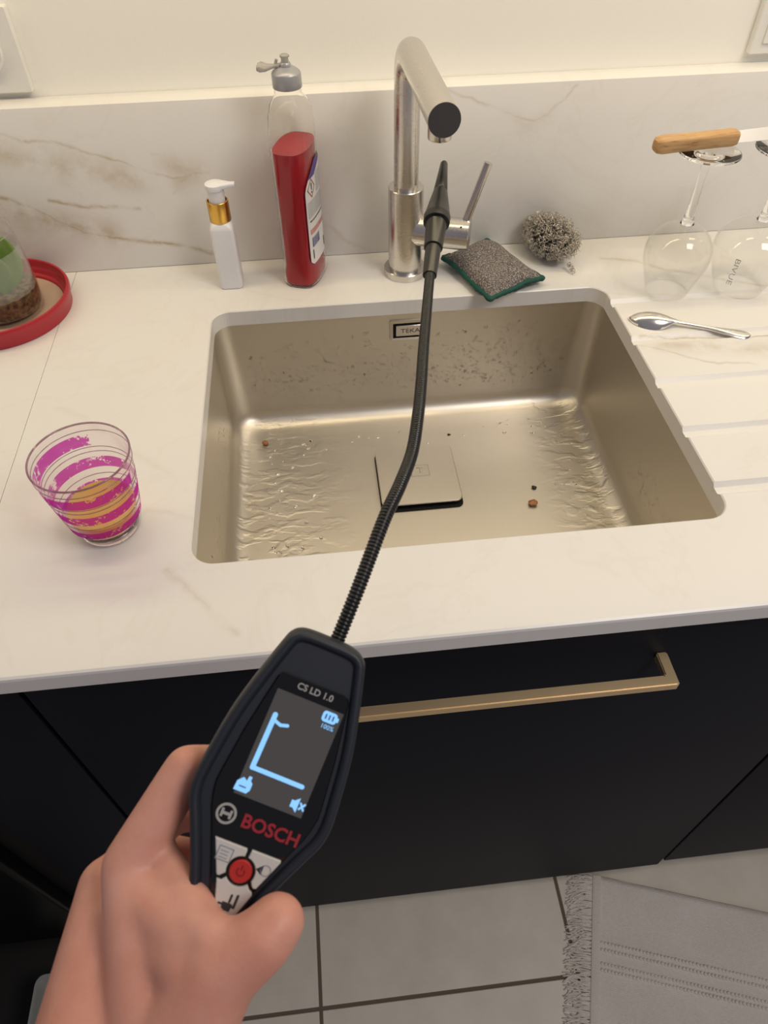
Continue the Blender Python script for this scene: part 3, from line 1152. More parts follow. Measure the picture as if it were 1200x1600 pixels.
def quad_on(name, pts, mat, off=0.0009):
    return from_data(name, [on_side(y, z, off) for y, z in pts], [tuple(range(len(pts)))], mat, lb, False)


def ring_on(name, po, pi_, mat, off=0.0009):
    n = len(po)
    return from_data(name, [on_side(y, z, off) for y, z in po + pi_], [(i, (i + 1) % n, n + (i + 1) % n, n + i) for i in range(n)], mat, lb, False)


hy_, hz_ = -0.0125, 0.1225
ring_on('hazard_diamond', [(hy_ - 0.0105, hz_), (hy_, hz_ - 0.0115), (hy_ + 0.0105, hz_), (hy_, hz_ + 0.0115)],
        [(hy_ - 0.0088, hz_), (hy_, hz_ - 0.0097), (hy_ + 0.0088, hz_), (hy_, hz_ + 0.0097)], 'hazard')
quad_on('exclamation_bar', [(hy_ - 0.0007, hz_ - 0.0022), (hy_ + 0.0007, hz_ - 0.0022), (hy_ + 0.0014, hz_ + 0.0060), (hy_ - 0.0014, hz_ + 0.0060)], 'ink')
quad_on('exclamation_dot', [(hy_ + 0.0013 * math.cos(k * PI / 4), hz_ - 0.0048 + 0.0013 * math.sin(k * PI / 4)) for k in range(8)], 'ink')


def text_lines(name, z0, z1, dz_, y0, y1, mat, th=0.0007):
    vs_, fs = [], []
    z = z1
    while z > z0:
        y = y0
        while y < y1 - 0.001:
            wl = random.uniform(0.0012, 0.0050)
            ye = min(y + wl, y1)
            b = len(vs_)
            vs_ += [on_side(y, z, 0.0009), on_side(ye, z, 0.0009), on_side(ye, z + th, 0.0009), on_side(y, z + th, 0.0009)]
            fs.append((b, b + 1, b + 2, b + 3))
            y = ye + 0.0009
        z -= dz_
    o = from_data(name, vs_, fs, mat, lb, False)
    o['kind'] = 'stuff'
    return o


text_lines('printed_lines', 0.112, 0.134, 0.0021, 0.002, 0.024, 'inkgrey')
text_lines('printed_lines', 0.088, 0.1075, 0.0020, -0.024, 0.024, 'inkgrey')
text_lines('printed_lines', 0.0800, 0.0840, 0.0042, -0.022, 0.020, 'ink', 0.0017)
text_lines('printed_lines', 0.0680, 0.0735, 0.0022, -0.023, 0.022, 'inkred', 0.0012)
for k in range(14):
    y = -0.021 + k * 0.0016
    quad_on('barcode_bar', [(y, 0.0520), (y + random.choice((0.0005, 0.0009, 0.0012)), 0.0520), (y + 0.0007, 0.0640), (y, 0.0640)], 'inkblue')
quad_on('dark_panel', [(-0.0215, 0.0365), (0.019, 0.0365), (0.019, 0.0485), (-0.0215, 0.0485)], 'ink', 0.0010)

# ================================================================== SPONGE PAD
A_, B_, C_, D_ = (Vector(p) for p in ((0.303, 0.077), (0.345, -0.030), (0.422, 0.012), (0.371, 0.117)))
cen = (A_ + B_ + C_ + D_) / 4
spg = tag(empty('scrubbing_sponge', (cen.x, cen.y, CT)), 'grey woven scrubbing pad with dark green edging beside the tap', 'sponge')


def sponge_pt(u_, v_, s):
    p = (A_ * (1 - u_) * (1 - v_) + B_ * u_ * (1 - v_) + C_ * u_ * v_ + D_ * (1 - u_) * v_) - cen
    # pinch sides a little
    k = 1 - 0.06 * (4 * u_ * (1 - u_)) * abs(2 * v_ - 1) ** 2 - 0.06 * (4 * v_ * (1 - v_)) * abs(2 * u_ - 1) ** 2
    p = p * k
    f = (max(1 - abs(2 * u_ - 1) ** 3.0, 0) * max(1 - abs(2 * v_ - 1) ** 3.0, 0)) ** 0.55
    edge = 0.0105 + 0.0015 * math.sin(u_ * 7) + 0.001 * math.sin(v_ * 9 + 1)
    z = edge + (0.0165 * f if s > 0 else -0.0100 * f) + 0.0012 * noise.noise(Vector((u_ * 5, v_ * 5, s)))
    return (p.x, p.y, max(z, 0.0006))


n = 26
vs_, fs = [], []
for s in (1, -1):
    b = len(vs_)
    for i in range(n + 1):
        for j in range(n + 1):
            vs_.append(sponge_pt(i / n, j / n, s))
    for i in range(n):
        for j in range(n):
            k = b + i * (n + 1) + j
            fs.append((k, k + 1, k + n + 2, k + n + 1))
clean(from_data('pad', vs_, fs, 'sponge', spg, True), 1e-5)
loop = [(i / 20, 0) for i in range(20)] + [(1, i / 20) for i in range(20)] + [(1 - i / 20, 1) for i in range(20)] + [(0, 1 - i / 20) for i in range(20)]
ev, ef = [], []
pp = []
for (u_, v_) in loop + loop[:1]:
    x, y, z = sponge_pt(u_, v_, 1)
    pp.append((x, y, max(z - 0.001, 0.0045)))
pp = crom(pp, 3)
rr = [0.0034 * (1 + 0.35 * noise.noise(Vector(p) * 160)) for p in pp]
ev, ef = tube_data(pp, rr, 10)
from_data('edging', ev, ef, 'spongegreen', spg, True)['label'] = 'dark green stitched edging'

# ================================================================== STEEL WOOL
sw = tag(empty('wire_scourer', (0.4470, 0.0790, CT)), 'tangled stainless steel wire scourer standing by the grey pad', 'scourer')
vs_, fs = [], []
ca, sa = math.cos(R(-62)), math.sin(R(-62))


def wool_pt(d, k):
    # d unit vector; ellipsoid axes
    x, y, z = d.x * 0.044 * k, d.y * 0.029 * k, d.z * 0.0268 * k
    return Vector((x * ca - y * sa, x * sa + y * ca, z + 0.0275 + 0.002))


for i in range(980):
    d = Vector((random.gauss(0, 1), random.gauss(0, 1), random.gauss(0, 1))).normalized()
    k = random.uniform(0.80, 1.0)
    c = wool_pt(d, k)
    ax = Vector((random.gauss(0, 1), random.gauss(0, 1), random.gauss(0, 1))).normalized()
    t1 = ax.orthogonal().normalized()
    t2 = ax.cross(t1)
    r = random.uniform(0.0014, 0.0034)
    turns = random.uniform(1.2, 2.4)
    st = 22
    path = []
    for s in range(st):
        a = 2 * PI * turns * s / st
        p = c + (t1 * math.cos(a) + t2 * math.sin(a)) * r * (1 + 0.15 * math.sin(a * 3.3)) + ax * (s / st - 0.5) * 0.009
        p.z = max(p.z, 0.0006)
        path.append(p)
    a_, b_ = tube_data(path, 0.00030, 4, False, len(vs_))
    vs_ += a_
    fs += b_
from_data('wire_tangle', vs_, fs, 'wool', sw, True)
bm = bmesh.new()
bmesh.ops.create_icosphere(bm, subdivisions=3, radius=1.0)
for v_ in bm.verts:
    v_.co = wool_pt(v_.co.normalized(), 0.74 + 0.06 * noise.noise(v_.co * 3))
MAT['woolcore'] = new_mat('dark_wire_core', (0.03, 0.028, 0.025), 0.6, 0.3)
from_bm('core', bm, 'woolcore', sw, True, 80)
vs_, fs = [], []
for i in range(8):
    a0 = Vector((0.018, -0.036, 0.010))
    a1 = Vector((0.0235, -0.0475, 0.0035))
    path = []
    ph_ = random.uniform(0, 6)
    for s in range(26):
        t = s / 25
        p = a0.lerp(a1, t) + Vector((math.cos(t * 16 + ph_) * 0.0026, math.sin(t * 13 + ph_ * 2) * 0.0026, math.sin(t * 19 + ph_) * 0.0018))
        p.z = max(p.z, 0.0006)
        path.append(p)
    a_, b_ = tube_data(path, 0.00030, 4, False, len(vs_))
    vs_ += a_
    fs += b_
from_data('loose_end', vs_, fs, 'wool', sw, True)

# ================================================================== WINE GLASSES, KNIFE, SPOON


def wine_glass(loc, k, label, rz=0.0):
    g = tag(empty('wine_glass', loc, (0, 0, rz)), label, 'wine glass', 'upturned wine glasses on the drainer')
    outer_ = crom([(0.0270, 0.0), (0.0335, 0.018), (0.0402, 0.038), (0.0420, 0.052), (0.0392, 0.066), (0.0285, 0.0795), (0.0130, 0.0870)], 4)
    prof = [(r * k, z) for r, z in outer_]
    prof = [(r * k, z) for r, z in outer_]
    inner = [((r - 0.0011) * k, z - (0.0009 if z > 0.06 else 0.0)) for r, z in outer_[::-1]]
    lathe('bowl', prof + [(0.0078, 0.0890), (0, 0.0890), (0, 0.0872), (0.008, 0.0866)] + inner, 'thinglass', g, 64, True, None)
    st_ = crom([(0.0082, 0.0893), (0.0064, 0.094), (0.0052, 0.105), (0.0042, 0.122), (0.0040, 0.138), (0.0046, 0.152), (0.0068, 0.1605)], 4)
    lathe('stem', [(0, 0.0893)] + st_ + [(0, 0.1605)], 'glass', g, 32, False, 60)
    lathe('foot', [(0, 0.1606), (0.0069, 0.1606), (0.0125, 0.1650), (0.0235 * k, 0.1675), (0.0345 * k, 0.1690), (0.0355 * k, 0.1700), (0.0350 * k, 0.1712), (0.0335 * k, 0.1716), (0.018, 0.1712), (0, 0.1708)], 'glass', g, 56, False, None)
    return g


g1 = wine_glass((0.5763, -0.0190, CT), 0.95, 'upturned wine glass under the wooden knife handle')
g2 = wine_glass((0.6700, -0.0215, CT), 1.10, 'upturned wine glass at the right edge under the knife blade')
# etched letters on the second glass
vsx = 0.0470
MAT['etch'] = new_mat('etched_grey', (0.45, 0.45, 0.44), 0.6)
text('etched_letters', 'BIVUE', 0.0125, 'etch', g2, Matrix.Rotation(R(222), 4, 'Z') @ Matrix.Translation((vsx - 0.0030, 0, 0.040)) @ Matrix.Rotation(R(-8), 4, 'Y') @ Matrix.Rotation(R(90), 4, 'Z') @ Matrix.Rotation(R(90), 4, 'X') @ Matrix.Rotation(R(-90), 4, 'Z') @ Matrix.Diagonal((1, 0.7, 1, 1)), 0.00005)

kn = tag(empty('table_knife', (0.5117, -0.0165, CT + 0.1716), (0, 0, R(6.2))), 'table knife with wooden handle lying across the upturned glasses', 'knife')
rg = []
for x, hw_, hh_ in ((0.0, 0.0050, 0.0050), (0.002, 0.0072, 0.0072), (0.008, 0.0086, 0.0084), (0.05, 0.0082, 0.0078), (0.092, 0.0082, 0.0080), (0.0965, 0.0074, 0.0072), (0.0985, 0.0050, 0.0048)):
    rg.append([(x, y, z + 0.0084) for y, z in rrect(-hw_, hw_, -hh_, hh_, min(hw_, hh_) * 0.55, 4)])
loft('handle', rg, 'wood', kn, angle=40)
bl = [(0.097, 0.0062), (0.112, 0.0066), (0.20, 0.0075), (0.218, 0.0045), (0.222, 0.0), (0.2, -0.0068), (0.112, -0.0066), (0.097, -0.0062)]
tl = R(50)
loft('blade', [[(x, y * math.cos(tl) - d * math.sin(tl), 0.0082 + y * math.sin(tl) + d * math.cos(tl)) for x, y in bl] for d in (-0.0006, 0.0006)], 'satin', kn, smooth=False)

spn = tag(empty('teaspoon', (0.5081, -0.0765, CT), (0, 0, R(-21))), 'silver teaspoon lying face down on the drainer', 'spoon')
# stations along x: x, half width, crown height (convex up), edge height
st = [(0.000, 0.0006, 0.0036, 0.0030), (0.003, 0.0052, 0.0060, 0.0020), (0.010, 0.0112, 0.0098, 0.0010), (0.020, 0.0148, 0.0122, 0.0006), (0.031, 0.0152, 0.0126, 0.0008), (0.041, 0.0122, 0.0112, 0.0022), (0.048, 0.0072, 0.0096, 0.0052), (0.0525, 0.0038, 0.0088, 0.0068),
      (0.062, 0.0026, 0.0074, 0.0052), (0.076, 0.0023, 0.0064, 0.0042), (0.094, 0.0030, 0.0056, 0.0034), (0.112, 0.0058, 0.0048, 0.0024), (0.124, 0.0082, 0.0042, 0.0014), (0.134, 0.0080, 0.0036, 0.0008), (0.1395, 0.0040, 0.0026, 0.0006), (0.141, 0.0008, 0.0020, 0.0008)]
st = crom(st, 4)
top, bot = [], []
m_ = 13
for x, hw_, zc_, ze in st:
    hw_ = max(hw_, 0.0004)
    for i in range(m_):
        u_ = -1 + 2 * i / (m_ - 1)
        z = ze + (zc_ - ze) * (1 - u_ * u_) ** (0.75)
        top.append((x, hw_ * u_, z))
        bot.append((x, hw_ * u_ * 0.96, max(z - 0.0013, 0.0003)))
vs_ = top + bot
fs = []
nt = len(top)
ns = len(st)
for s in range(ns - 1):
    for i in range(m_ - 1):
        k = s * m_ + i
        fs.append((k, k + 1, k + m_ + 1, k + m_))
        fs.append((nt + k, nt + k + m_, nt + k + m_ + 1, nt + k + 1))
    for i in (0, m_ - 1):
        k = s * m_ + i
        fs.append((k, k + m_, nt + k + m_, nt + k))
for s in (0, ns - 1):
    fs.append(tuple(s * m_ + i for i in range(m_)) + tuple(nt + s * m_ + i for i in range(m_ - 1, -1, -1)))
MAT['silver'] = new_mat('silver_plate', (0.80, 0.77, 0.72), 0.2, 1.0)
nb_ = sum(1 for s in st if s[0] <= 0.0526) 
bowl_f = [f for f in fs if max((i % nt) // m_ for i in f) < nb_]
hand_f = [f for f in fs if not max((i % nt) // m_ for i in f) < nb_]
for nm, ff in (('bowl', bowl_f), ('handle', hand_f)):
    o = from_data(nm, vs_, ff, 'silver', spn, True, 50)
    bm = bmesh.new()
    bm.from_mesh(o.data)
    bmesh.ops.delete(bm, geom=[v_ for v_ in bm.verts if not v_.link_faces], context='VERTS')
    bm.to_mesh(o.data)
    bm.free()

# ================================================================== STRIPED TUMBLER
tb = tag(empty('tumbler', (-0.0765, -0.3390, CT)), 'ribbed glass tumbler with worn magenta rings and some orange drink', 'glass')


def tum_r(z):
    t = z / 0.09
    return 0.0275 + (0.0425 - 0.0275) * (t ** 0.72)


outer_ = [(0.0, 0.0008), (0.0225, 0.0), (0.0262, 0.0008)]
for i in range(1, 91):
    z = 0.0015 + (0.0892 - 0.0015) * i / 90
    rib = 0.0
    for zr in (0.028, 0.033, 0.052, 0.057, 0.0775, 0.080):
        rib -= 0.0005 * math.exp(-((z - zr) / 0.0010) ** 2)
    outer_.append((tum_r(z) + rib, z))
inner_ = [(0.0423 - 0.0008, 0.0900), (0.0402, 0.0892)]
for i in range(18):
    z = 0.0885 - (0.0885 - 0.012) * i / 17
    inner_.append((tum_r(z) - 0.0024 - 0.0012 * (1 - z / 0.09), z))
inner_ += [(0.022, 0.0085), (0.012, 0.0076), (0.0, 0.0074)]
lathe('vessel', outer_ + inner_, 'tumblerglass', tb, 72, False, None)
jp = [(0.0, 0.0076), (0.012, 0.0078), (0.0218, 0.0087)]
for i in range(9):
    z = 0.012 + (0.029 - 0.012) * i / 8
    jp.append((tum_r(z) - 0.0026 - 0.0012 * (1 - z / 0.09), z))
jp.append((0, 0.029))
lathe('drink', jp, 'juice', tb, 60, False, 30)['label'] = 'orange drink'


MAT['rimglass'] = new_mat('plum_tinted_rim_glass', (0.45, 0.30, 0.38), 0.0, 0.0, Transmission_Weight=1.0, IOR=1.42)


def hoop(name, r, z, tr_):
    lathe(name, [(r + tr_ * math.cos(2 * PI * i / 10), z + tr_ * math.sin(2 * PI * i / 10)) for i in range(10)], 'rimglass', tb, 72, True, None)


hoop('rim', 0.0415, 0.0898, 0.0009)
for zr in (0.0345, 0.0590, 0.0640, 0.0815):
    hoop('rib', tum_r(zr) - 0.0001, zr, 0.0004)
lathe('base', [(0, 0.0001), (0.0225, 0.0), (0.0262, 0.0009), (0.0268, 0.0022), (0.0262, 0.0050), (0.0225, 0.0070), (0, 0.0070)], 'tumbler', tb, 60, False, 60)


def band(z0, z1, a0, a1):
    vs_, fs = [], []
    n = 72
    k = 5
    for i in range(n + 1):
        a = a0 + (a1 - a0) * i / n
        for j in range(k):
            z = z0 + (z1 - z0) * j / (k - 1)
            r = tum_r(z) + 0.00025
            vs_.append((r * math.cos(a), r * math.sin(a), z))
    for i in range(n):
        for j in range(k - 1):
            q_ = i * k + j
            fs.append((q_, q_ + k, q_ + k + 1, q_ + 1))
    from_data('printed_ring', vs_, fs, 'pinkprint', tb, True)


band(0.0655, 0.0775, R(95), R(345))
band(0.0415, 0.0530, 0, 2 * PI)
band(0.0190, 0.0285, 0, 2 * PI)

# ================================================================== RED TRAY AND JAR WITH CUTTING
tr = tag(empty('round_tray', (-0.2635, 0.0350, CT)), 'round red plastic lid used as a tray under the glass with a plant', 'tray')
lathe('dish', [(0, 0.0), (0.083, 0.0), (0.0855, 0.001), (0.0862, 0.012), (0.0880, 0.016), (0.0885, 0.0215), (0.0875, 0.0235), (0.0850, 0.0238), (0.0838, 0.0215), (0.0836, 0.0145), (0.0815, 0.012), (0.0810, 0.0075), (0.0775, 0.0058), (0.0765, 0.0030), (0, 0.0026)], 'redplastic', tr, 80)
lathe('tray_floor', [(0, 0.0024), (0.0760, 0.0024), (0.0760, 0.0033), (0, 0.0033)], 'traybase', tr, 60)
gl = tag(empty('plant_glass', (-0.2530, 0.0330, CT + 0.0034)), 'misted drinking glass holding a leafy green cutting in brown water', 'plant glass')
gw = crom([(0.0445, 0.010), (0.0440, 0.04), (0.0425, 0.07), (0.0405, 0.1000)], 10)
lathe('vessel', [(0, 0), (0.038, 0), (0.040, 0.0002), (0.0430, 0.002), (0.0440, 0.006)] + gw + [(0.0403, 0.1008), (0.0399, 0.1010), (0.0395, 0.1008)] + [(r - 0.0013, z) for r, z in gw[::-1]] + [(0.0425, 0.008), (0.041, 0.0062), (0.039, 0.0055), (0, 0.005)], 'thinglass', gl, 64, False, None)
lathe('rim', [(0.0397 + 0.0007 * math.cos(2 * PI * i / 10), 0.1004 + 0.0007 * math.sin(2 * PI * i / 10)) for i in range(10)], 'glass', gl, 64, True, None)
lathe('brown_water', [(0, 0.0052), (0.0405, 0.0062), (0.0427, 0.0122), (0.0426, 0.030), (0, 0.030)], 'soil', gl, 48)
# misted band on the inside of the wall
MAT['mist'] = new_mat('mist_on_glass', (0.80, 0.83, 0.80), 0.9, 0.0, Alpha=0.22)
lathe('mist', [(0.0424, 0.031), (0.0422, 0.045), (0.0412, 0.066), (0.0402, 0.082)], 'mist', gl, 48)


def leaf(name, base, tip, width, mat, bend=0.01, parent=gl):
    base, tip = Vector(base), Vector(tip)
    dr_ = (tip - base)
    side_ = dr_.cross(Vector((0.3, 1, 0.2))).normalized()
    nm = side_.cross(dr_).normalized()
    vs_, fs = [], []
    ns_ = 12
    for s in range(ns_ + 1):
        t = s / ns_
        wv2 = width * (math.sin(PI * min(t * 0.93 + 0.07, 1)) ** 0.8)
        c = base + dr_ * t + nm * bend * math.sin(PI * t)
        for k in (-1, -0.5, 0, 0.5, 1):
            vs_.append(c + side_ * wv2 * k + nm * 0.2 * wv2 * k * k)
    b = len(vs_)
    for s in range(ns_):
        for k in range(4):
            q_ = s * 5 + k
            fs.append((q_, q_ + 1, q_ + 6, q_ + 5))
    o = from_data(name, vs_, fs, mat, parent, True)
    md = o.modifiers.new('thick', 'SOLIDIFY')
    md.thickness = 0.0006
    return o


leaf('leaf', (0.012, -0.004, 0.028), (0.030, -0.002, 0.096), 0.016, 'leaf', 0.006)
leaf('leaf', (-0.004, 0.006, 0.028), (0.012, 0.018, 0.098), 0.016, 'leaf', -0.006)
leaf('leaf', (0.006, -0.014, 0.028), (0.026, -0.024, 0.080), 0.013, 'leaf', 0.004)
leaf('leaf', (-0.012, 0.0, 0.03), (-0.014, 0.004, 0.112), 0.017, 'leafpale', 0.008)
tube('stem', crom([(-0.01, 0.0, 0.008), (-0.002, 0.004, 0.03), (0.004, 0.0, 0.055), (0.012, -0.008, 0.075)], 4), 0.0016, 'leaf', gl, 8)

# ================================================================== WALL PLATES


def wall_plate(cx, cz, w_, h_, label, group, rocker=False):
    s_ = tag(empty('wall_socket', (cx, YW, cz)), label, 'socket')
    yz(rrect(-w_ / 2, w_ / 2, -h_ / 2, h_ / 2, 0.002, 3), -0.0090, -0.0003, 'plate', 'switch', s_, 0.0010)
    return s_


s1 = wall_plate(-0.2125, 1.2515, 0.0850, 0.0830, 'white wall socket plate above the upstand at the upper left edge', None)
vs_, fs = lathe_data([(0.0205, 0.0002), (0.0215, 0.0040), (0.0232, 0.0044), (0.0240, 0.0036), (0.0243, 0.0)], 48)
o = from_data('socket_ring', vs_, fs, 'switch', s1, True, 30)
o.data.transform(Matrix.Translation((0, -0.0090, 0)) @ Matrix.Rotation(R(90), 4, 'X'))
vs_, fs = lathe_data([(0, 0.0004), (0.0204, 0.0004), (0.0206, 0.0)], 48)
o = from_data('socket_face', vs_, fs, 'switch', s1, True, 30)
o.data.transform(Matrix.Translation((0, -0.0090, 0)) @ Matrix.Rotation(R(90), 4, 'X'))
for sx in (-1, 1):
    vs_, fs = lathe_data([(0, 0.0006), (0.0024, 0.0006), (0.0026, 0.0004)], 16)
    o = from_data('pin_hole', vs_, fs, 'black', s1, True)
    o.data.transform(Matrix.Translation((0.0095 * sx, -0.0090, 0)) @ Matrix.Rotation(R(90), 4, 'X'))
s2 = wall_plate(0.7205, 1.2545, 0.0850, 0.0830, 'white wall switch plate above the upstand at the upper right edge', None)
yz(rrect(-0.0300, 0.0300, -0.0300, 0.0300, 0.002, 3), -0.0112, -0.0088, 'rocker', 'switch', s2, 0.0008)

# ================================================================== RUG
rx, ry = 0.5626, -0.4600
ra = math.atan2(-0.1001, 0.3075)
rg_ = tag(empty('rug', (rx, ry, 0.0002), (0, 0, ra)), 'pale grey flat-woven rug with a fringed end on the tiled floor', 'rug')
LX, LY = 0.95, 0.62
nx, ny = 90, 60
vs_, fs = [], []
for j in range(ny + 1):
    for i in range(nx + 1):
        x, y = LX * i / nx, -LY * j / ny
        z = 0.0030 + 0.0008 * noise.noise(Vector((x * 9, y * 9, 0)))
        for yy in (-0.118, -0.150):
            z += 0.0016 * math.exp(-((y - yy) / 0.0070) ** 2)
        ex_ = 0.0018 * noise.noise(Vector((x * 25, 3.3, 0))) if j == 0 else 0
        vs_.append((x, y + ex_, z))
for j in range(ny):
    for i in range(nx):
        k = j * (nx + 1) + i
        fs.append((k, k + 1, k + nx + 2, k + nx + 1))
o = from_data('weave', vs_, fs, 'rug', rg_, True)
md = o.modifiers.new('thick', 'SOLIDIFY')
md.thickness = 0.0045
md.offset = 0
box('hem', (-0.001, -LY, 0.001), (0.0145, 0.0, 0.0078), 'rug', rg_, 0.0018, 2)
# stitched ridges across the rug, strung of short stitches
for yy in (-0.113, -0.124, -0.146, -0.156):
    vs_, fs = [], []
    x = 0.018
    while x < 0.62:
        blob(vs_, fs, (x, yy, 0.0056), 0.0036, (0, 0, 1), 6, 2, 0.85, 0.15)
        x += 0.0062
    from_data('stitch_row', vs_, fs, 'rug', rg_, True)['kind'] = 'stuff'
vs_, fs = [], []
y = -0.002
while y > -LY:
    for _ in range(3):
        ln = random.uniform(0.030, 0.050)
        sw_ = random.uniform(-0.034, 0.006) * (0.4 + 0.6 * math.sin(y * 43) ** 2)
        y0 = y + random.uniform(-0.0015, 0.0015)
        zt = random.uniform(0.001, 0.005)
        path = crom([(0.001, y0, 0.004), (-ln * 0.35, y0 + sw_ * 0.15 + random.uniform(-.003, .003), 0.004 + zt * 0.6), (-ln * 0.7, y0 + sw_ * 0.5 + random.uniform(-.004, .004), 0.0022 + zt * 0.4), (-ln, y0 + sw_, 0.0016)], 3)
        a_, b_ = tube_data(path, [0.0014] * (len(path) - 1) + [0.0009], 5, True, len(vs_))
        vs_ += a_
        fs += b_
    y -= 0.0034
o = from_data('fringe', vs_, fs, 'rug', rg_, True)
o['kind'] = 'stuff'

MAT['floorshade'] = new_mat('dark_floor_shade', (0.012, 0.011, 0.009), 0.8)
fm = box('floor_shade_sheet', (-0.78, -0.95, 0.0004), (-0.4305, -0.418, 0.006), 'floorshade', None, 0.002, 2)  # near-black sheet added over tiles that only lie in deep shade
tag(fm, 'added dark sheet standing for deep shade on the tiles at the lower left corner', 'painted shade')

# ================================================================== GREY BIN at the lower left
gb = tag(empty('storage_bin', (-0.352, -0.620, 0.0), (0, 0, 0)), 'light grey low plastic bin on the floor behind the hand', 'bin')
rgs = []
for d, z in ((0.012, 0.0), (0.010, 0.002), (0.002, 0.115), (0.0, 0.117), (0.0, 0.124), (0.004, 0.1245), (0.006, 0.118), (0.014, 0.006)):
    rgs.append([(x, y, z) for x, y in rrect(-0.075 + d, 0.10 - d, -0.10 + d, 0.085 - d, 0.015, 5)])
loft('tub', rgs, 'greybox', gb, angle=40)

# ================================================================== LEAK DETECTOR
S = 0.000324
dev = empty('detector', (0, 0, 0))
o_ = Vector((0.1005, -0.6403, 1.1539))
uax = Vector((0.8807, -0.3421, -0.3276)).normalized()
vax = Vector((0.4695, 0.7213, 0.5092)).normalized()
nax = uax.cross(vax).normalized()
dev.matrix_world = Matrix(((uax.x, vax.x, nax.x, o_.x), (uax.y, vax.y, nax.y, o_.y), (uax.z, vax.z, nax.z, o_.z), (0, 0, 0, 1)))
tag(dev, 'dark handheld leak detector with lit screen and long gooseneck probe', 'leak detector')


def mirror(half, mid=0.0):
    r = [(mid + a, b) for a, b in half]
    l = [(mid - a, b) for a, b in half[::-1] if a > 0.01]
    return r + l


OUT = mirror(crom([(0, 186), (30, 185.5), (50, 182), (63, 172), (71, 154), (93, 75), (105, 20), (113, -45), (116, -85), (111, -115), (97, -145), (74, -195), (60, -230), (53, -258), (48, -274), (32, -284), (0, -286)], 3), -7)
OUTs = [(a * S, b * S) for a, b in OUT]


def dring(d, z):
    return [(x, y, z) for x, y in inset(OUTs, d * S)]


loft('housing', [dring(22, -0.031), dring(14, -0.0305), dring(6, -0.027), dring(1, -0.019), dring(0, -0.010), dring(0, -0.0035), dring(2, 0.0005), dring(6, 0.0026), dring(11, 0.0030), dring(15, 0.0022), dring(18, 0.0002), dring(20, -0.0008)],
     'rubber', dev, angle=50)
GLS = [(a * S, b * S) for a, b in mirror([(0, 112), (48, 112), (56, 110), (60, 103), (66, 70), (76, 10), (84, -62), (85, -78), (82, -96), (76, -116), (66, -138), (44, -190), (20, -250), (14, -259), (6, -262), (0, -262)], -3)]
pn = loft('display_panel', [[(x, y, -0.0009) for x, y in GLS], [(x, y, 0.0004) for x, y in GLS], [(x, y, 0.0008) for x, y in inset(GLS, 0.0005)]], 'panel', dev, angle=30)
pn['label'] = 'glossy black display panel'


def dq(name, pts, mat, parent, z0=0.0008, z1=0.0010):
    return prism(name, [(a * S, b * S) for a, b in pts], z0, z1, mat, parent)


lcd = dq('screen', [(-56, -85), (56, -85), (56, 85), (-56, 85)], 'lcd', pn, 0.0006, 0.00095)
lcd['label'] = 'lit grey screen with a light blue curve'


def stroke(name, a, b, wd_, mat, parent, z0=0.00095, z1=0.00115):
    a, b = Vector(a), Vector(b)
    d = (b - a).normalized()
    nn_ = Vector((-d.y, d.x)) * wd_ / 2
    pts = []
    for k in range(7):
        t = -PI / 2 + PI * k / 6
        pts.append(b + d * math.cos(t) * wd_ / 2 + nn_.normalized() * math.sin(t) * wd_ / 2)
    for k in range(7):
        t = PI / 2 + PI * k / 6
        pts.append(a + d * math.cos(t) * wd_ / 2 + nn_.normalized() * math.sin(t) * wd_ / 2)
    return dq(name, [(p.x, p.y) for p in pts], mat, parent, z0, z1)


stroke('graph_axis', (-43.5, 46), (-44.5, -40), 8, 'lcdink', lcd)
stroke('graph_axis', (-44.5, -40), (39, -40.5), 7, 'lcdink', lcd)
stroke('graph_curve', (-42, 38), (-30, 34), 5, 'lcdink', lcd, 0.00095, 0.0012)
stroke('graph_curve', (-30, 34), (-19, 37), 5, 'lcdink', lcd, 0.00095, 0.0012)
dq('battery_symbol', rrect(25, 49, 64, 81, 5, 3), 'lcdink', lcd, 0.00095, 0.00115)
dq('battery_cap', rrect(49, 52, 69, 76, 1, 2), 'lcdink', lcd, 0.00095, 0.00115)
for k in range(3):
    stroke('battery_level', (31 + 6 * k, 69.5), (31 + 6 * k, 75.5), 2.5, 'inkblue', lcd, 0.00115, 0.0013)
text('battery_reading', '100%', 10 * S, 'lcdink', lcd, Matrix.Translation((39 * S, 57 * S, 0.0011)), 0.0001)
# pointing-hand symbol
hs = [(-59, -80), (-38, -80), (-34, -74), (-34, -64), (-38, -60), (-38, -54), (-43, -54), (-44, -62), (-50, -58), (-54, -62), (-58, -66)]
dq('hand_symbol', hs, 'lcdink', lcd, 0.00095, 0.00115)
stroke('hand_symbol_line', (-52, -72), (-42, -72), 2, 'inkblue', lcd, 0.00115, 0.0013)
# muted-speaker symbol
dq('speaker_symbol', [(32, -74), (37, -74), (44, -80), (44, -57), (37, -63), (32, -63)], 'lcdink', lcd, 0.00095, 0.00115)
stroke('mute_cross', (47, -73), (54, -64), 3, 'lcdink', lcd)
stroke('mute_cross', (47, -64), (54, -73), 3, 'lcdink', lcd)
text('model_text', 'CS LD 1.0', 14.5 * S, 'greytext', pn, Matrix.Translation((1 * S, 100 * S, 0.0009)), 0.0001, bold=0.00008)
text('brand_text', 'BOSCH', 29 * S, 'redtext', pn, Matrix.Translation((20 * S, -119 * S, 0.0009)), 0.0001, bold=0.00022)


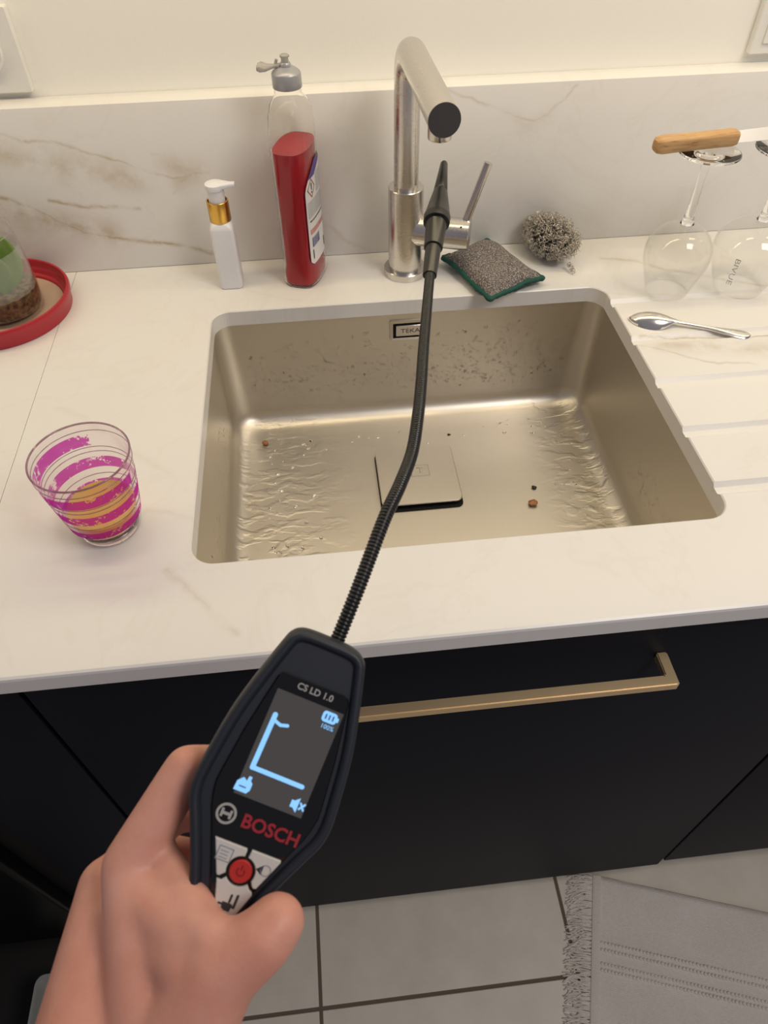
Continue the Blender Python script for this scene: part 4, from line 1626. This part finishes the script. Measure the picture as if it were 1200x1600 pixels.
def annulus(name, cx, cy, r0, r1, mat, parent, z=0.0009, n=40, z1=0.0011):
    vs_ = []
    for r, zz_ in ((r0, z1), (r1, z1), (r1, z)):
        vs_ += [((cx + r * math.cos(2 * PI * i / n)) * S, (cy + r * math.sin(2 * PI * i / n)) * S, zz_) for i in range(n)]
    fs = []
    for i in range(n):
        j = (i + 1) % n
        fs += [(i, j, n + j, n + i), (n + i, n + j, 2 * n + j, 2 * n + i)]
    return from_data(name, vs_, fs, mat, parent, False)


lg = annulus('ring_emblem', -53.6, -117.6, 12.2, 16, 'greytext', pn)
dq('armature_post', [(-62.5, -124), (-58.5, -124), (-58.5, -111), (-62.5, -111)], 'greytext', lg, 0.0009, 0.0011)
dq('armature_post', [(-48.7, -124), (-44.7, -124), (-44.7, -111), (-48.7, -111)], 'greytext', lg, 0.0009, 0.0011)
dq('armature_bar', [(-58.5, -119.8), (-48.7, -119.8), (-48.7, -115.4), (-58.5, -115.4)], 'greytext', lg, 0.0009, 0.0011)

# keys


def arc(cx, cy, r, a0, a1, n=8):
    return [(cx + r * math.cos(R(a0 + (a1 - a0) * i / n)), cy + r * math.sin(R(a0 + (a1 - a0) * i / n))) for i in range(n + 1)]


cx, cy, kr = 1.0, -188.0, 22.5
k1 = [(-55, -154), (-3, -154), (-1.6, -157)] + arc(cx, cy, kr, 97, 203)[:] + [(-27, -204), (-31, -204), (-33, -201)]
k2 = [(52, -153), (53, -156), (33, -204), (29, -205), (26, -203)] + arc(cx, cy, kr, -22, 82) + [(5, -153)]
k3 = [(-29, -209), (-22, -209)] + arc(cx, cy, kr, 220, 320) + [(24, -209), (29, -211), (31, -215), (18, -254), (13, -259), (-8, -259), (-13, -254)]
for nm, poly in (('key', k1), ('key', k2), ('key', k3)):
    pl = [(a * S, b * S) for a, b in poly]
    prism(nm, pl, 0.0006, 0.0022, 'key', dev, 0.0004)
rk = prism('power_key', [((cx + 17.5 * math.cos(2 * PI * i / 32)) * S, (cy + 17.5 * math.sin(2 * PI * i / 32)) * S) for i in range(32)], 0.0006, 0.0024, 'keyred', dev, 0.0005)
rk['label'] = 'round red power key'
pts = arc(0, 0, 1, 130, 410, 16)
vs_ = [((cx + x * 7.0) * S, (cy + y * 7.0) * S, 0.0025) for x, y in pts] + [((cx + x * 5.0) * S, (cy + y * 5.0) * S, 0.0025) for x, y in pts]
n = len(pts)
MAT['darkred'] = new_mat('dark_red_print', (0.20, 0.008, 0.008), 0.5)
from_data('power_symbol', vs_, [(i, i + 1, n + i + 1, n + i) for i in range(n - 1)], 'darkred', rk, False)
stroke('power_symbol_bar', (cx, cy + 3), (cx, cy + 9), 2.2, 'darkred', rk, 0.0024, 0.00252)
# key prints: menu box, contrast/sound, probe figure
ko = [(-43, -162), (-21, -162), (-21, -182), (-43, -182)]
for i in range(4):
    stroke('menu_symbol', ko[i], ko[(i + 1) % 4], 1.6, 'inkgrey', dev, 0.0022, 0.00235)
for yy in (-168, -173, -178):
    stroke('menu_symbol', (-39, yy), (-27, yy), 1.4, 'inkgrey', dev, 0.0022, 0.00235)
dq('volume_symbol', [(21, -176), (31, -167), (31, -182)], 'ink', dev, 0.0022, 0.00235)
annulus('volume_wave', 36, -174, 7, 8.6, 'inkgrey', dev, 0.0022, 24, 0.00235)
dq('probe_symbol', [(-6, -248), (8, -248), (9, -236), (-7, -236)], 'ink', dev, 0.0022, 0.00235)
stroke('probe_symbol', (-12, -240), (10, -240), 3, 'ink', dev, 0.0022, 0.00240)
stroke('probe_symbol', (12, -240), (12, -222), 4, 'ink', dev, 0.0022, 0.00240)
stroke('probe_symbol', (3, -234), (3, -224), 3.5, 'ink', dev, 0.0022, 0.00240)

# gooseneck: world path, built in the detector's own frame
inv = dev.matrix_world.inverted()
GP = [(0.1291, -0.5871, 1.1693), (0.1430, -0.5641, 1.1837), (0.1611, -0.5280, 1.1965), (0.1741, -0.4998, 1.1955), (0.1856, -0.4670, 1.1891), (0.1939, -0.4333, 1.1884),
      (0.2011, -0.3980, 1.1865), (0.2101, -0.3491, 1.1831), (0.2223, -0.2868, 1.1811), (0.2306, -0.2452, 1.1820)]
start = dev.matrix_world @ Vector((2.5 * S, 170 * S, -0.012))
fine = crom([tuple(start)] + GP, 12)
# resample evenly and rib it
dist = [0.0]
for a, b in zip(fine[:-1], fine[1:]):
    dist.append(dist[-1] + (Vector(b) - Vector(a)).length)
pitch = 0.00215
ns = int(dist[-1] / (pitch / 4))
path, rad = [], []
j = 0
for i in range(ns + 1):
    s = dist[-1] * i / ns
    while j < len(dist) - 2 and dist[j + 1] < s:
        j += 1
    t = (s - dist[j]) / (dist[j + 1] - dist[j])
    path.append(inv @ Vector(fine[j]).lerp(Vector(fine[j + 1]), t))
    rad.append(0.00425 - (0.0008 if i % 4 == 0 else 0.00025 if i % 4 in (1, 3) else 0.0))
tube('gooseneck', path, rad, 'hose', dev, 14, None)['label'] = 'black ribbed flexible gooseneck'
PB = [(0.2306, -0.2452, 1.1820), (0.2334, -0.2337, 1.1830), (0.2400, -0.2037, 1.1882), (0.2450, -0.1848, 1.1931), (0.2502, -0.1644, 1.2006), (0.2557, -0.1415, 1.2103), (0.2610, -0.1210, 1.2192)]
PB = [Vector(p) for p in PB]
a0, a1 = PB[0], PB[-1]
ln = (a1 - a0).length


def pbt(t):
    return inv @ a0.lerp(a1, t)


stn = [(-0.03, 0.0060), (0.10, 0.0066), (0.20, 0.0068), (0.205, 0.0082), (0.42, 0.0092), (0.43, 0.0096)]
pr_ = tube('probe_shaft', [pbt(t) for t, _ in stn], [r for _, r in stn], 'hose', dev, 28, 30)
stn = [(0.42, 0.0105), (0.425, 0.0117), (0.475, 0.0120), (0.482, 0.0118), (0.49, 0.0113), (0.60, 0.0090), (0.715, 0.0064), (0.72, 0.0058), (0.73, 0.0062), (0.985, 0.0034), (1.0, 0.0024)]
tube('probe_tip', [pbt(t) for t, _ in stn], [r for _, r in stn], 'probe', dev, 28, 30)['label'] = 'tapered black sensor tip'

# ================================================================== HAND
HB = dict(
    fore=[(-0.0394, -0.8232, 1.0238, 0.0341), (-0.0046, -0.7468, 1.0729, 0.0317)],
    fore2=[(0.0059, -0.8288, 1.0161, 0.0332), (0.0352, -0.7542, 1.0831, 0.0295)],
    mi=[(0.03, -0.749, 1.0859, 0.0242), (0.0139, -0.6767, 1.11, 0.0147)],
    mm=[(-0.0051, -0.738, 1.0739, 0.0302), (-0.0065, -0.6735, 1.0819, 0.016)],
    mr=[(-0.0075, -0.7445, 1.0415, 0.0233), (-0.0178, -0.6712, 1.0485, 0.0141)],
    ml=[(-0.0104, -0.7453, 1.0141, 0.0193), (-0.0226, -0.6754, 1.014, 0.0133)],
    pal=[(0.0085, -0.7249, 1.0731, 0.0243), (0.0048, -0.6953, 1.0851, 0.0183)],
    tm=[(0.0393, -0.7505, 1.0933, 0.0238), (0.0631, -0.7255, 1.1168, 0.0184)],
    tp=[(0.0631, -0.7255, 1.1168, 0.0184), (0.0835, -0.7164, 1.1264, 0.0151)],
    td=[(0.0835, -0.7164, 1.1264, 0.0151), (0.0906, -0.7104, 1.1282, 0.0135)],
    web=[(0.0211, -0.6869, 1.107, 0.0155), (0.058, -0.7175, 1.1154, 0.0169)],
    web2=[(0.0255, -0.6849, 1.1065, 0.0111), (0.0609, -0.7136, 1.1243, 0.0114)],
    web3=[(0.0216, -0.6964, 1.0962, 0.0163), (0.0483, -0.7198, 1.1113, 0.0176)],
    web4=[(0.0287, -0.6688, 1.1101, 0.009), (0.0489, -0.6979, 1.117, 0.0112)],
    web5=[(0.0231, -0.6794, 1.1057, 0.0119), (0.0515, -0.7064, 1.1166, 0.0135)],
    i1=[(0.0127, -0.6728, 1.1119, 0.0138), (0.0444, -0.6341, 1.1335, 0.0122)],
    i2=[(0.0444, -0.6341, 1.1335, 0.0122), (0.0618, -0.6201, 1.1006, 0.0107)],
    i3=[(0.0618, -0.6201, 1.1006, 0.0107), (0.0785, -0.6285, 1.0881, 0.0097)],
    m1=[(-0.0072, -0.6729, 1.0797, 0.0133), (0.0232, -0.6334, 1.074, 0.0125)],
    m2=[(0.0232, -0.6334, 1.074, 0.0125), (0.0528, -0.6369, 1.0668, 0.0107)],
    m3=[(0.0528, -0.6369, 1.0668, 0.0107), (0.0717, -0.6487, 1.0648, 0.0094)],
    r1=[(-0.0178, -0.6712, 1.0485, 0.013), (0.013, -0.6489, 1.0439, 0.0121)],
    r2=[(0.013, -0.6489, 1.0439, 0.0121), (0.0433, -0.6562, 1.0453, 0.0104)],
    r3=[(0.0433, -0.6562, 1.0453, 0.0104), (0.0604, -0.6675, 1.0476, 0.0091)],
    l1=[(-0.0226, -0.6754, 1.014, 0.0121), (0.0083, -0.6671, 1.0171, 0.0107)],
    l2=[(0.0083, -0.6671, 1.0171, 0.0107), (0.0351, -0.674, 1.024, 0.0093)],
    l3=[(0.0351, -0.674, 1.024, 0.0093), (0.0491, -0.6812, 1.0295, 0.008)],
)
wrist = Vector((0.02, -0.76, 1.07))
hand = tag(empty('person', tuple(wrist)), 'bare left hand and forearm holding the leak detector', 'person')
vs_, fs = [], []
for a, b in HB.values():
    pa, pb_, ra_, rb_ = Vector(a[:3]) - wrist, Vector(b[:3]) - wrist, a[3], b[3]
    ax = (pb_ - pa)
    ln_ = ax.length
    ax.normalize()
    path, rad = [], []
    for k in range(7):
        t = R(-88 + 88 * k / 6)
        path.append(pa + ax * ra_ * math.sin(t))
        rad.append(ra_ * math.cos(t))
    for k in range(1, 6):
        path.append(pa + ax * ln_ * k / 6)
        rad.append(ra_ + (rb_ - ra_) * k / 6)
    for k in range(7):
        t = R(88 * k / 6)
        path.append(pb_ + ax * rb_ * math.sin(t))
        rad.append(rb_ * math.cos(t))
    a_, b_ = tube_data(path, rad, 20, True, len(vs_))
    vs_ += a_
    fs += b_
hm = from_data('hand', vs_, fs, 'skin', hand, True)
md = hm.modifiers.new('remesh', 'REMESH')
md.mode = 'VOXEL'
md.voxel_size = 0.0016
md.use_smooth_shade = True
md = hm.modifiers.new('smooth', 'SMOOTH')
md.factor = 0.5
md.iterations = 40
evaluated(hm)
hm.data.polygons.foreach_set('use_smooth', [True] * len(hm.data.polygons))
if not hm.data.materials:
    hm.data.materials.append(MAT['skin'])
